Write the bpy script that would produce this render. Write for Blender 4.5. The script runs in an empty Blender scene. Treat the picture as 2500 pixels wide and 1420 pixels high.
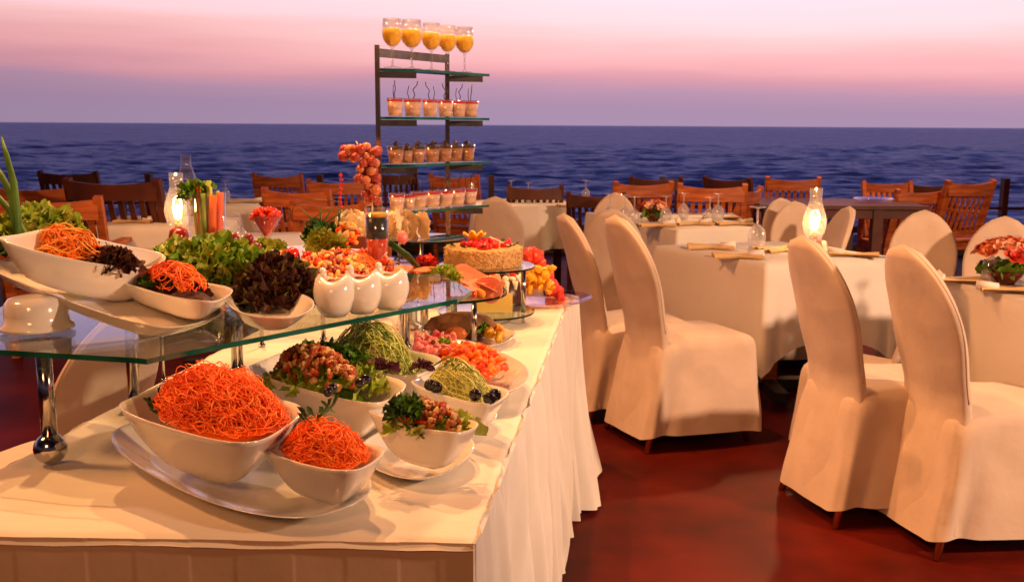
import bpy, math, random
import numpy as np
from mathutils import Vector, Matrix, Euler, noise
sc = bpy.context.scene
R = math.radians
random.seed(7)
# ------------------------------------------------------------------ camera
FP = 2430.0                       # focal length in photograph pixels (2500 wide)
PITCH = math.atan(405 / FP); ROLL = R(0.34); H = 1.40
cF = Vector((0, math.cos(PITCH), -math.sin(PITCH)))
u0 = Vector((0, math.sin(PITCH), math.cos(PITCH))); x0 = Vector((1, 0, 0))
cR = x0 * math.cos(ROLL) + u0 * math.sin(ROLL); cU = u0 * math.cos(ROLL) - x0 * math.sin(ROLL)
cam = bpy.data.cameras.new('camera'); camo = bpy.data.objects.new('camera', cam)
sc.collection.objects.link(camo)
m = Matrix.Identity(4)
for i in range(3):
    m[i][0] = cR[i]; m[i][1] = cU[i]; m[i][2] = -cF[i]
m[2][3] = H
camo.matrix_world = m
cam.sensor_width = 36; cam.lens = FP * 36 / 2500; cam.clip_end = 20000; cam.clip_start = 0.05
cam.dof.use_dof = True; cam.dof.focus_distance = 2.3; cam.dof.aperture_fstop = 9
sc.camera = camo
sc.cycles.transparent_max_bounces = 32; sc.cycles.max_bounces = 8
CP = Vector((0, 0, H))
def P(px, py, z):
    d = cF + cR * ((px - 1250) / FP) + cU * ((710 - py) / FP)
    return CP + d * ((z - H) / d.z)
def Q(px, py, Y):
    d = cF + cR * ((px - 1250) / FP) + cU * ((710 - py) / FP)
    return CP + d * (Y / d.y)
# ------------------------------------------------------------------ world
def lin(r, g, b):
    f = lambda c: (c / 255 / 12.92) if c / 255 <= .04045 else ((c / 255 + .055) / 1.055) ** 2.4
    return (f(r), f(g), f(b), 1)
w = bpy.data.worlds.new('World'); sc.world = w; w.use_nodes = True
nt = w.node_tree; N = nt.nodes; L = nt.links
bg = N['Background']
tc = N.new('ShaderNodeTexCoord'); sx = N.new('ShaderNodeSeparateXYZ'); L.new(tc.outputs['Generated'], sx.inputs[0])
mp = N.new('ShaderNodeMapping'); mp.inputs['Scale'].default_value = (1.2, 1.2, 14); L.new(tc.outputs['Generated'], mp.inputs[0])
nz = N.new('ShaderNodeTexNoise'); nz.inputs['Scale'].default_value = 1.6; nz.inputs['Detail'].default_value = 5; L.new(mp.outputs[0], nz.inputs[0])
ma = N.new('ShaderNodeMath'); ma.operation = 'MULTIPLY_ADD'; L.new(nz.outputs['Fac'], ma.inputs[0]); ma.inputs[1].default_value = .085
ma.inputs[2].default_value = -.0425
mz = N.new('ShaderNodeMath'); mz.operation = 'MULTIPLY'; L.new(sx.outputs['Z'], mz.inputs[0]); mz.inputs[1].default_value = 10; mz.use_clamp = True
mq = N.new('ShaderNodeMath'); mq.operation = 'MULTIPLY_ADD'; L.new(ma.outputs[0], mq.inputs[0]); L.new(mz.outputs[0], mq.inputs[1]); L.new(sx.outputs['Z'], mq.inputs[2])
# the colour bands sit a little lower on the right
tilt = N.new('ShaderNodeMath'); tilt.operation = 'MULTIPLY_ADD'; L.new(sx.outputs['X'], tilt.inputs[0]); tilt.inputs[1].default_value = .018; L.new(mq.outputs[0], tilt.inputs[2])
rp = N.new('ShaderNodeValToRGB'); L.new(tilt.outputs[0], rp.inputs[0])
st = [(0, (156, 132, 160)), (.018, (158, 130, 158)), (.036, (174, 136, 160)), (.048, (205, 145, 158)), (.060, (230, 164, 168)),
      (.082, (246, 190, 190)), (.10, (252, 206, 212)), (.14, (253, 212, 222)), (.18, (210, 180, 215)), (.28, (125, 120, 180)), (.42, (64, 62, 112)), (1, (22, 24, 50))]
e = rp.color_ramp.elements
while len(e) < len(st): e.new(.5)
for k, (p, c) in enumerate(st): e[k].position = p; e[k].color = lin(*c)
az = N.new('ShaderNodeMapRange'); L.new(sx.outputs['Y'], az.inputs[0])
az.inputs[1].default_value = -.1; az.inputs[2].default_value = .8; az.inputs[3].default_value = .08; az.inputs[4].default_value = 1.17
ax = N.new('ShaderNodeMapRange'); L.new(sx.outputs['X'], ax.inputs[0])
ax.inputs[1].default_value = -.45; ax.inputs[2].default_value = .05; ax.inputs[3].default_value = .82; ax.inputs[4].default_value = 1.0
mm = N.new('ShaderNodeMath'); mm.operation = 'MULTIPLY'; L.new(az.outputs[0], mm.inputs[0]); L.new(ax.outputs[0], mm.inputs[1])
L.new(rp.outputs[0], bg.inputs[0]); L.new(mm.outputs[0], bg.inputs[1])
sc.view_settings.view_transform = 'Standard'; sc.view_settings.look = 'None'; sc.view_settings.exposure = 0.1
# ------------------------------------------------------------------ lights: the restaurant's warm flood lamps
WARM = (1.0, .44, .16)
def spot(name, loc, tgt, watt, deg, size=.08, col=WARM, blend=.6):
    l = bpy.data.lights.new(name, 'SPOT'); l.energy = watt; l.color = col; l.spot_size = R(deg); l.spot_blend = blend; l.shadow_soft_size = size
    o = bpy.data.objects.new(name, l); sc.collection.objects.link(o); o.location = loc
    o.rotation_euler = (Vector(tgt) - Vector(loc)).to_track_quat('-Z', 'Y').to_euler(); return o
spot('flood_lamp', (-1.0, 3.5, 4.3), (-.4, 2.3, .8), 380, 84, .05)
spot('flood_lamp', (-.3, 4.1, 4.3), (-.3, 2.6, .8), 380, 84, .05)
spot('flood_lamp', (4.9, .5, 2.9), (1.3, 4.8, .6), 1500, 85, .15, (1, .58, .34))
spot('flood_lamp', (3.5, 9.5, 4.6), (2.0, 5.6, .6), 900, 120, .15, (1, .50, .20))
spot('flood_lamp', (-4.4, 2.2, 5.4), (1.6, 5.4, .6), 1050, 80, .45, (1, .39, .13))
spot('flood_lamp', (-1.2, -3.2, 3.8), (.3, 5.5, .5), 330, 95, .5, (1, .38, .12))
for o in [x for x in sc.collection.objects if x.type == 'LIGHT']: o['kind'] = 'structure'
# ------------------------------------------------------------------ materials
MT = {}
def mat(name, c1, c2=None, rough=.6, scale=8, spec=.4, bump=0, bscale=40, metal=0, coat=0, detail=4, sss=0, stretch=None, sheen=0, lo=.35, hi=.65, emit=0):
    if name in MT: return MT[name]
    M = bpy.data.materials.new(name); M.use_nodes = True; n = M.node_tree.nodes; l = M.node_tree.links
    b = n['Principled BSDF']; b.inputs['Roughness'].default_value = rough; b.inputs['Specular IOR Level'].default_value = spec
    b.inputs['Metallic'].default_value = metal; b.inputs['Coat Weight'].default_value = coat; b.inputs['Coat Roughness'].default_value = .06
    if sss: b.inputs['Subsurface Weight'].default_value = sss; b.inputs['Subsurface Radius'].default_value = (.02, .008, .004); b.inputs['Subsurface Scale'].default_value = .5
    if sheen: b.inputs['Sheen Weight'].default_value = sheen
    b.inputs['Base Color'].default_value = (*c1, 1)
    t = n.new('ShaderNodeTexCoord'); src = t.outputs['Object']
    if stretch:
        mp = n.new('ShaderNodeMapping'); mp.inputs['Scale'].default_value = stretch; l.new(src, mp.inputs[0]); src = mp.outputs[0]
    if c2:
        z = n.new('ShaderNodeTexNoise'); z.inputs['Scale'].default_value = scale; z.inputs['Detail'].default_value = detail; l.new(src, z.inputs[0])
        r = n.new('ShaderNodeValToRGB'); r.color_ramp.elements[0].position = lo; r.color_ramp.elements[1].position = hi
        r.color_ramp.elements[0].color = (*c1, 1); r.color_ramp.elements[1].color = (*c2, 1)
        l.new(z.outputs['Fac'], r.inputs[0]); l.new(r.outputs[0], b.inputs['Base Color'])
    if bump:
        z = n.new('ShaderNodeTexNoise'); z.inputs['Scale'].default_value = bscale; z.inputs['Detail'].default_value = 5; l.new(src, z.inputs[0])
        bp = n.new('ShaderNodeBump'); bp.inputs['Strength'].default_value = bump; bp.inputs['Distance'].default_value = .01
        l.new(z.outputs['Fac'], bp.inputs['Height']); l.new(bp.outputs[0], b.inputs['Normal'])
    if emit: b.inputs['Emission Color'].default_value = (*c1, 1); b.inputs['Emission Strength'].default_value = emit
    MT[name] = M; return M
def thin_glass(name, tint=(1, 1, 1), refl=1.0, rough=0.0, ior=1.5, haze=0):
    M = bpy.data.materials.new(name); M.use_nodes = True; n = M.node_tree.nodes; l = M.node_tree.links
    n.remove(n['Principled BSDF']); out = n['Material Output']
    tr = n.new('ShaderNodeBsdfTransparent'); tr.inputs[0].default_value = (*tint, 1)
    gl = n.new('ShaderNodeBsdfGlossy'); gl.inputs['Roughness'].default_value = rough; gl.inputs[0].default_value = (refl, refl, refl, 1)
    fr = n.new('ShaderNodeFresnel'); gm_ = n.new('ShaderNodeNewGeometry'); mr = n.new('ShaderNodeMapRange'); l.new(gm_.outputs['Backfacing'], mr.inputs[0]); mr.inputs[3].default_value = ior; mr.inputs[4].default_value = 1 / ior; l.new(mr.outputs[0], fr.inputs[0])
    mx = n.new('ShaderNodeMixShader'); l.new(fr.outputs[0], mx.inputs[0]); l.new(tr.outputs[0], mx.inputs[1]); l.new(gl.outputs[0], mx.inputs[2])
    if haze:
        df = n.new('ShaderNodeBsdfTranslucent'); df.inputs[0].default_value = (.95, .92, .9, 1); d2_ = n.new('ShaderNodeBsdfDiffuse'); d2_.inputs[0].default_value = (.95, .92, .9, 1)
        ad = n.new('ShaderNodeMixShader'); l.new(df.outputs[0], ad.inputs[1]); l.new(d2_.outputs[0], ad.inputs[2]); m3 = n.new('ShaderNodeMixShader'); m3.inputs[0].default_value = haze
        l.new(mx.outputs[0], m3.inputs[1]); l.new(ad.outputs[0], m3.inputs[2]); mx = m3
    l.new(mx.outputs[0], out.inputs[0]); MT[name] = M; return M
def emis(name, c, s):
    M = bpy.data.materials.new(name); M.use_nodes = True; b = M.node_tree.nodes['Principled BSDF']
    b.inputs['Base Color'].default_value = (*c, 1); b.inputs['Emission Color'].default_value = (*c, 1); b.inputs['Emission Strength'].default_value = s
    MT[name] = M; return M
cloth = mat('white_linen', (.80, .77, .72), (.74, .70, .66), rough=.9, scale=3, spec=.15, bump=.35, bscale=9, sheen=.15)
chaircloth = mat('chair_cover_cloth', (.66, .53, .43), (.58, .46, .37), rough=.8, scale=5, spec=.15, bump=.5, bscale=9, sheen=.1)
porc = mat('glazed_porcelain', (.82, .79, .73), rough=.16, spec=.5, coat=.6)
steel = mat('polished_steel', (.55, .53, .50), rough=.14, metal=1)
darksteel = mat('dark_steel', (.12, .10, .08), rough=.3, metal=.8)
brass = mat('brass_leg', (.65, .45, .20), rough=.22, metal=1)
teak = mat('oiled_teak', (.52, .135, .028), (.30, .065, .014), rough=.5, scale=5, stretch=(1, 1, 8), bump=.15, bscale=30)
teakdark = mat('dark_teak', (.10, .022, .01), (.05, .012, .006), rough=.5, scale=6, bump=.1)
glass = thin_glass('clear_glass', (.93, .93, .94), 1, .02, 2.1, .05)
stemglass = thin_glass('stem_glass', (.90, .90, .92), 1, .02, 2.3, .22)
chim = thin_glass('chimney_glass', (.93, .90, .86), 1, .05, 1.8, .07)
pane = thin_glass('shelf_glass', (.86, .93, .90), 1, 0, 1.52)
gedge = mat('green_glass_edge', (.004, .07, .05), (.02, .16, .11), rough=.12, scale=10, spec=.6, coat=.5)
gedge2 = mat('black_glass_edge', (.004, .012, .01), rough=.15, spec=.5)
juice = mat('orange_juice', (1, .60, .015), rough=.4)
cream = mat('peach_cream', (.95, .66, .48), (.92, .58, .40), rough=.5, scale=30)
choc = mat('chocolate_mousse', (.42, .16, .05), (.60, .28, .10), rough=.5, scale=60)
darkchoc = mat('dark_chocolate', (.05, .015, .008), rough=.35)
redjelly = mat('red_jelly', (.62, .02, .01), rough=.15, spec=.6)
carrot = [mat('carrot_bright', (1.0, .17, .008), rough=.5), mat('carrot_deep', (.85, .10, .005), rough=.5), mat('carrot_pale', (1.0, .27, .03), rough=.5)]
green = [mat('lettuce_light', (.42, .50, .05), (.20, .36, .025), rough=.45, scale=30), mat('lettuce_mid', (.18, .36, .02), (.09, .22, .012), rough=.45, scale=30), mat('lettuce_pale', (.5, .52, .10), (.30, .42, .05), rough=.45, scale=30)]
dgreen = [mat('herb_dark', (.03, .10, .008), (.015, .06, .006), rough=.5, scale=30), mat('herb_mid', (.10, .26, .015), (.05, .15, .01), rough=.5, scale=30)]
redleaf = [mat('red_leaf', (.085, .022, .016), (.03, .012, .006), rough=.6, scale=30), mat('red_leaf_rib', (.17, .06, .025), (.06, .02, .012), rough=.6, scale=30), mat('red_leaf_green', (.16, .15, .03), (.07, .04, .012), rough=.6, scale=30)]
cuke = [mat('cucumber_pale', (.62, .66, .22), rough=.35), mat('cucumber_mid', (.45, .52, .10), rough=.35), mat('cucumber_peel', (.08, .18, .02), rough=.35)]
redp = [mat('red_pepper', (.78, .05, .006), rough=.4, spec=.4), mat('orange_pepper', (.95, .20, .012), rough=.4, spec=.4), mat('tomato_flesh', (.80, .10, .015), rough=.4)]
meat = [mat('roast_chicken', (.36, .11, .02), (.20, .05, .01), rough=.45, scale=60), mat('pale_chicken', (.66, .46, .20), (.55, .30, .10), rough=.5, scale=50), mat('fried_bits', (.48, .09, .012), (.3, .04, .01), rough=.4, scale=60), mat('ham_pink', (.80, .30, .18), rough=.4)]
olive = mat('black_olive', (.012, .008, .012), rough=.15, spec=.6)
radic = mat('radicchio', (.30, .02, .05), (.14, .01, .02), rough=.4, scale=30)
purple = mat('purple_cabbage', (.16, .04, .07), (.08, .02, .04), rough=.4, scale=20)
yellow = [mat('pineapple', (.95, .55, .03), (.85, .40, .02), rough=.35, scale=30), mat('melon_orange', (.95, .36, .05), rough=.35), mat('melon_yellow', (.95, .68, .16), rough=.35)]
wmelon = mat('watermelon', (.88, .10, .06), (.80, .06, .04), rough=.3, scale=20)
rind = mat('melon_rind', (.75, .65, .30), rough=.4)
pink = mat('pink_radish', (.75, .10, .12), (.85, .35, .30), rough=.35, scale=20)
crumb = mat('almond_crumb', (.82, .52, .22), (.62, .34, .11), rough=.8, scale=90, bump=.9, bscale=120)
whipped = mat('whipped_cream', (.88, .78, .58), rough=.5)
wchoc = mat('white_chocolate', (.86, .74, .50), (.80, .62, .36), rough=.4, scale=14)
grapeM = mat('red_grape', (.55, .13, .06), (.34, .035, .03), rough=.18, scale=12, spec=.6, sss=.3)
onion = mat('red_onion', (.22, .02, .03), rough=.2, spec=.6)
bread = mat('brown_loaf', (.12, .05, .018), (.26, .11, .03), rough=.7, scale=25)
petal = [mat('petal_orange', (.75, .20, .06), rough=.5), mat('petal_red', (.55, .04, .02), rough=.5), mat('petal_peach', (.85, .50, .32), rough=.5)]
napk = mat('tan_napkin', (.72, .48, .22), (.62, .40, .18), rough=.85, scale=10)
redglass = mat('red_lamp_base', (.22, .012, .01), rough=.12, spec=.6)
clearbase = thin_glass('lamp_font_glass', (.95, .85, .82), 1)
flameM = emis('lamp_flame', (1, .66, .28), 7)
blackm = mat('black_iron', (.012, .011, .010), rough=.4)
# ------------------------------------------------------------------ mesh builder
V3 = Vector
class MB:
    def __init__(s): s.v = []; s.f = []; s.mi = []
    def add(s, vs, fs, m=0):
        o = len(s.v); s.v.extend(vs); s.f.extend([tuple(i + o for i in f) for f in fs]); s.mi.extend([m] * len(fs))
    def box(s, c, sz, rot=None, m=0):
        c = V3(c); vs = []
        for x in (-.5, .5):
            for y in (-.5, .5):
                for z in (-.5, .5):
                    p = V3((x * sz[0], y * sz[1], z * sz[2]))
                    if rot is not None: p = rot @ p
                    vs.append(c + p)
        s.add(vs, [(0, 1, 3, 2), (4, 6, 7, 5), (0, 4, 5, 1), (2, 3, 7, 6), (0, 2, 6, 4), (1, 5, 7, 3)], m)
    def bar(s, a, b, w, h, m=0, up=(0, 0, 1)):
        a = V3(a); b = V3(b); d = (b - a); t = d.normalized(); u = V3(up)
        if abs(t.dot(u)) > .95: u = V3((1, 0, 0))
        sd = t.cross(u).normalized(); u = sd.cross(t)
        r = Matrix((t, sd, u)).transposed(); s.box((a + b) / 2, (d.length, w, h), r, m)
    def tube(s, pts, rad, n=8, m=0, cap=True):
        pts = [V3(p) for p in pts]; vs = []; fs = []
        k = len(pts); rr = rad if isinstance(rad, (list, tuple)) else [rad] * k
        pu = None
        for i, p in enumerate(pts):
            t = (pts[min(i + 1, k - 1)] - pts[max(i - 1, 0)])
            t = t.normalized() if t.length > 1e-9 else V3((0, 0, 1))
            if pu is None: pu = t.orthogonal().normalized()
            pu = (pu - t * pu.dot(t)); pu = pu.normalized() if pu.length > 1e-6 else t.orthogonal().normalized()
            b = t.cross(pu)
            for j in range(n):
                a = 2 * math.pi * j / n; vs.append(p + (pu * math.cos(a) + b * math.sin(a)) * rr[i])
        for i in range(k - 1):
            for j in range(n):
                fs.append((i * n + j, i * n + (j + 1) % n, (i + 1) * n + (j + 1) % n, (i + 1) * n + j))
        if cap: fs.append(tuple(range(n - 1, -1, -1))); fs.append(tuple((k - 1) * n + j for j in range(n)))
        s.add(vs, fs, m)
    def lathe(s, prof, c=(0, 0, 0), n=24, m=0):
        c = V3(c); vs = []; fs = []
        for (r, z) in prof:
            for j in range(n):
                a = 2 * math.pi * j / n; vs.append(c + V3((r * math.cos(a), r * math.sin(a), z)))
        for i in range(len(prof) - 1):
            for j in range(n): fs.append((i * n + j, i * n + (j + 1) % n, (i + 1) * n + (j + 1) % n, (i + 1) * n + j))
        s.add(vs, fs, m)
    def disc(s, c, r, t, n=48, m=0, me=1):
        c = V3(c); vs = [c + V3((r * math.cos(2 * math.pi * j / n), r * math.sin(2 * math.pi * j / n), z)) for z in (0, t) for j in range(n)]
        s.add(vs, [tuple(range(n - 1, -1, -1)), tuple(range(n, 2 * n))], m)
        o = len(s.v) - 2 * n
        for j in range(n): s.f.append((o + j, o + (j + 1) % n, o + n + (j + 1) % n, o + n + j)); s.mi.append(me)
    def prism(s, poly, z0, z1, m=0, me=1):
        n = len(poly); vs = [V3((p[0], p[1], z)) for z in (z0, z1) for p in poly]
        s.add(vs, [tuple(range(n - 1, -1, -1)), tuple(range(n, 2 * n))], m); o = len(s.v) - 2 * n
        for j in range(n): s.f.append((o + j, o + (j + 1) % n, o + n + (j + 1) % n, o + n + j)); s.mi.append(me)
    def blob(s, c, r, m=0, jit=.2, sub=1, rot=True):
        c = V3(c); r = r if isinstance(r, (tuple, list)) else (r, r, r)
        vs, fs = ICO[sub]; e = Euler((random.random() * 6, random.random() * 6, random.random() * 6)).to_matrix() if rot else Matrix.Identity(3)
        s.add([c + e @ V3((v.x * r[0], v.y * r[1], v.z * r[2])) * (1 + random.uniform(-jit, jit)) for v in vs], fs, m)
    def grid(s, fn, nu, nv, m=0, mf=None):
        o = len(s.v)
        for i in range(nu + 1):
            for j in range(nv + 1): s.v.append(V3(fn(i / nu, j / nv)))
        for i in range(nu):
            for j in range(nv):
                a = o + i * (nv + 1) + j; s.f.append((a, a + nv + 1, a + nv + 2, a + 1)); s.mi.append(mf(i, j) if mf else m)
    def build(s, name, mats, parent=None, origin=None, smooth=True, loc=None):
        O = V3(origin) if origin is not None else (V3(parent['_o']) if parent is not None and '_o' in parent.keys() else V3((0, 0, 0)))
        me = bpy.data.meshes.new(name)
        me.from_pydata([tuple(v - O) for v in s.v], [], s.f)
        for mm_ in (mats if isinstance(mats, (list, tuple)) else [mats]): me.materials.append(mm_)
        me.polygons.foreach_set('material_index', s.mi)
        me.polygons.foreach_set('use_smooth', [smooth] * len(s.f)); me.update()
        o = bpy.data.objects.new(name, me); sc.collection.objects.link(o)
        if parent is not None:
            o.parent = parent
        else: o.location = O
        o['_o'] = tuple(O)
        return o
def _ico():
    t = (1 + 5 ** .5) / 2
    v = [V3(p).normalized() for p in [(-1, t, 0), (1, t, 0), (-1, -t, 0), (1, -t, 0), (0, -1, t), (0, 1, t), (0, -1, -t), (0, 1, -t), (t, 0, -1), (t, 0, 1), (-t, 0, -1), (-t, 0, 1)]]
    f = [(0, 11, 5), (0, 5, 1), (0, 1, 7), (0, 7, 10), (0, 10, 11), (1, 5, 9), (5, 11, 4), (11, 10, 2), (10, 7, 6), (7, 1, 8), (3, 9, 4), (3, 4, 2), (3, 2, 6), (3, 6, 8), (3, 8, 9), (4, 9, 5), (2, 4, 11), (6, 2, 10), (8, 6, 7), (9, 8, 1)]
    out = [(v, f)]
    for _ in range(2):
        v = list(v); nf = []; mid = {}
        def mp_(a, b):
            k = (min(a, b), max(a, b))
            if k not in mid: v.append(((v[a] + v[b]) / 2).normalized()); mid[k] = len(v) - 1
            return mid[k]
        for a, b, c in f:
            x, y, z = mp_(a, b), mp_(b, c), mp_(c, a); nf += [(a, x, z), (b, y, x), (c, z, y), (x, y, z)]
        f = nf; out.append((v, f))
    return out
ICO = _ico()
def tag(o, label, cat, group=None, kind=None):
    o['label'] = label; o['category'] = cat
    if group: o['group'] = group
    if kind: o['kind'] = kind
    return o
def thing(name, label, cat, loc, group=None, rz=0):
    o = bpy.data.objects.new(name, None); sc.collection.objects.link(o); o.location = loc; o.rotation_euler = (0, 0, rz)
    o.empty_display_size = .05; o['_o'] = tuple(loc); return tag(o, label, cat, group)
def struct(mb, name, mats, smooth=False):
    o = mb.build(name, mats, smooth=smooth); o['kind'] = 'structure'; return o
def copy_tree(o, loc=None, rz=None, label=None, scale=None):
    def cp(a, par):
        c = a.copy(); sc.collection.objects.link(c)
        if par is not None: c.parent = par
        for ch in [x for x in kids.get(a.name, [])]: cp(ch, c)
        return c
    kids = {}
    for x in list(sc.collection.objects):
        if x.parent: kids.setdefault(x.parent.name, []).append(x)
    c = cp(o, None)
    if loc is not None: c.location = loc
    if rz is not None: c.rotation_euler = (0, 0, rz)
    if label: c['label'] = label
    if scale: c.scale = (scale, scale, scale) if not isinstance(scale, tuple) else scale
    return c
def put(proto, used, loc, rz, label, scale=1):
    if not used: proto.location = loc; proto.rotation_euler = (0, 0, rz); proto['label'] = label; proto.scale = (scale,) * 3 if not isinstance(scale, tuple) else scale; used.append(1); return proto
    return copy_tree(proto, loc, rz, label, scale)
# ------------------------------------------------------------------ setting: sea, shore, deck
def sea():
    SEA = -1.6
    ys = np.concatenate([np.geomspace(11.3, 160, 330), np.geomspace(170, 9000, 40)]); nu = 300
    us = np.linspace(-1, 1, nu)
    Y, U = np.meshgrid(ys, us, indexing='ij'); X = U * (Y * .75 + 6)
    rng = np.random.RandomState(3); Z = np.zeros_like(X)
    for k in range(46):
        lam = math.exp(rng.uniform(math.log(.7), math.log(8))); th = rng.normal(math.pi / 2 + .15, .42); kk = 2 * math.pi / lam
        amp = .0060 * lam ** .9; ph = rng.uniform(0, 6.28)
        res = np.clip(lam * 60 / Y - .4, 0, 1)
        s = np.sin(kk * (X * math.cos(th) + Y * math.sin(th)) + ph + .8 * np.sin(X * .11 + k))
        Z += amp * res * (s - .35 * np.cos(2 * (kk * (X * math.cos(th) + Y * math.sin(th)) + ph)))
    Z *= np.clip(1.3 - Y / 700, 0, 1)
    co = np.stack([X, Y, Z + SEA], -1).reshape(-1, 3)
    nv = len(ys); idx = np.arange(nv * nu).reshape(nv, nu)
    f = np.stack([idx[:-1, :-1], idx[:-1, 1:], idx[1:, 1:], idx[1:, :-1]], -1).reshape(-1, 4)
    me = bpy.data.meshes.new('sea'); me.from_pydata(co.tolist(), [], f.tolist()); me.polygons.foreach_set('use_smooth', [True] * len(f))
    M = bpy.data.materials.new('sea_water'); M.use_nodes = True; n = M.node_tree.nodes; l = M.node_tree.links
    b = n['Principled BSDF']; b.inputs['Roughness'].default_value = .4; b.inputs['Specular IOR Level'].default_value = .5; b.inputs['IOR'].default_value = 1.33; b.inputs['Specular Tint'].default_value = (.035, .09, .42, 1)
    t = n.new('ShaderNodeTexCoord'); mp = n.new('ShaderNodeMapping'); mp.inputs['Scale'].default_value = (.45, 1, 1); l.new(t.outputs['Object'], mp.inputs[0])
    z = n.new('ShaderNodeTexNoise'); z.inputs['Scale'].default_value = .75; z.inputs['Detail'].default_value = 8; z.inputs['Roughness'].default_value = .62; l.new(mp.outputs[0], z.inputs[0])
    r = n.new('ShaderNodeValToRGB'); r.color_ramp.elements[0].position = .43; r.color_ramp.elements[1].position = .60  # dark and light blues paint in the shaded and sky-facing sides of waves
    r.color_ramp.elements[0].color = (.02, .04, .13, 1); r.color_ramp.elements[1].color = (.50, .62, .92, 1); zb_ = n.new('ShaderNodeTexNoise'); zb_.inputs['Scale'].default_value = .14; zb_.inputs['Detail'].default_value = 6; l.new(mp.outputs[0], zb_.inputs[0])
    av = n.new('ShaderNodeMath'); av.operation = 'ADD'; l.new(z.outputs['Fac'], av.inputs[0]); l.new(zb_.outputs['Fac'], av.inputs[1])
    ah = n.new('ShaderNodeMath'); ah.operation = 'MULTIPLY'; l.new(av.outputs[0], ah.inputs[0]); ah.inputs[1].default_value = .5; l.new(ah.outputs[0], r.inputs[0])
    # foam of the shore wash: near the deck and to the right
    sp = n.new('ShaderNodeSeparateXYZ'); l.new(t.outputs['Object'], sp.inputs[0])
    a1 = n.new('ShaderNodeMath'); a1.operation = 'MULTIPLY_ADD'; l.new(sp.outputs['X'], a1.inputs[0]); a1.inputs[1].default_value = -1.6; l.new(sp.outputs['Y'], a1.inputs[2])
    a2 = n.new('ShaderNodeMapRange'); l.new(a1.outputs[0], a2.inputs[0]); a2.inputs[1].default_value = 2; a2.inputs[2].default_value = 34; a2.inputs[3].default_value = 1; a2.inputs[4].default_value = 0
    z2 = n.new('ShaderNodeTexNoise'); z2.inputs['Scale'].default_value = .7; z2.inputs['Detail'].default_value = 6; l.new(mp.outputs[0], z2.inputs[0])
    a3 = n.new('ShaderNodeMath'); a3.operation = 'MULTIPLY'; l.new(a2.outputs[0], a3.inputs[0]); l.new(z2.outputs['Fac'], a3.inputs[1])
    a4 = n.new('ShaderNodeMapRange'); l.new(a3.outputs[0], a4.inputs[0]); a4.inputs[1].default_value = .15; a4.inputs[2].default_value = .5
    mx = n.new('ShaderNodeMix'); mx.data_type = 'RGBA'; l.new(a4.outputs[0], mx.inputs[0]); l.new(r.outputs[0], mx.inputs[6]); mx.inputs[7].default_value = (.62, .60, .85, 1)
    pass
    bz = n.new('ShaderNodeTexNoise'); bz.inputs['Scale'].default_value = 2.0; bz.inputs['Detail'].default_value = 7; l.new(mp.outputs[0], bz.inputs[0])
    bp = n.new('ShaderNodeBump'); bp.inputs['Strength'].default_value = 1; bp.inputs['Distance'].default_value = .5; l.new(bz.outputs['Fac'], bp.inputs['Height'])
    df = n.new('ShaderNodeBsdfDiffuse'); l.new(mx.outputs[2], df.inputs[0]); l.new(bp.outputs[0], df.inputs['Normal'])
    gl = n.new('ShaderNodeBsdfGlossy'); gl.inputs[0].default_value = (.44, .54, .85, 1); gl.inputs['Roughness'].default_value = .22; l.new(bp.outputs[0], gl.inputs['Normal'])
    ms = n.new('ShaderNodeMixShader'); ms.inputs[0].default_value = .48; l.new(df.outputs[0], ms.inputs[1]); l.new(gl.outputs[0], ms.inputs[2]); l.new(ms.outputs[0], n['Material Output'].inputs[0]); n.remove(b)
    me.materials.append(M); o = bpy.data.objects.new('sea', me); sc.collection.objects.link(o); o['kind'] = 'structure'
sea()
mb = MB(); mb.grid(lambda u, v: (-40 + 80 * u, 11.5 + 14 * v, -2.2 - .3 * v), 8, 4)
struct(mb, 'shore', mat('wet_sand', (.16, .13, .16), (.10, .08, .11), rough=.4, scale=.6))
floorM = mat('red_floor', (.12, .010, .004), (.05, .0045, .0025), rough=.5, scale=2.6, spec=.07, bump=.06, bscale=18, lo=.34, hi=.66, detail=9)
mb = MB(); mb.box((0, 3.3, -.1), (30, 15.4, .2))
struct(mb, 'floor', floorM)
mb = MB(); mb.box((0, 11.06, -1.05), (30, .12, 2.3)); struct(mb, 'sea_wall', mat('sea_wall_stone', (.2, .17, .15), (.12, .1, .1), rough=.9))
# railing
rl = thing('wooden_railing', 'dark wooden railing with thin rails along the seaward edge behind the teak chairs', 'railing', (0, 10.8, 0))
for i in range(10):
    x = 5.32 - i * 1.85; mb = MB(); mb.bar((x, 10.8, 0), (x, 10.8, .86 if i != 1 else .6), .09, .06); mb.build('post', teakdark, rl, smooth=False)
mb = MB(); mb.bar((-12, 10.8, .54), (9, 10.8, .54), .03, .03); mb.build('rail', teakdark, rl, smooth=False)
mb = MB(); mb.bar((-12, 10.8, .30), (9, 10.8, .30), .05, .07); mb.build('rail', teakdark, rl, smooth=False)
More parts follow.
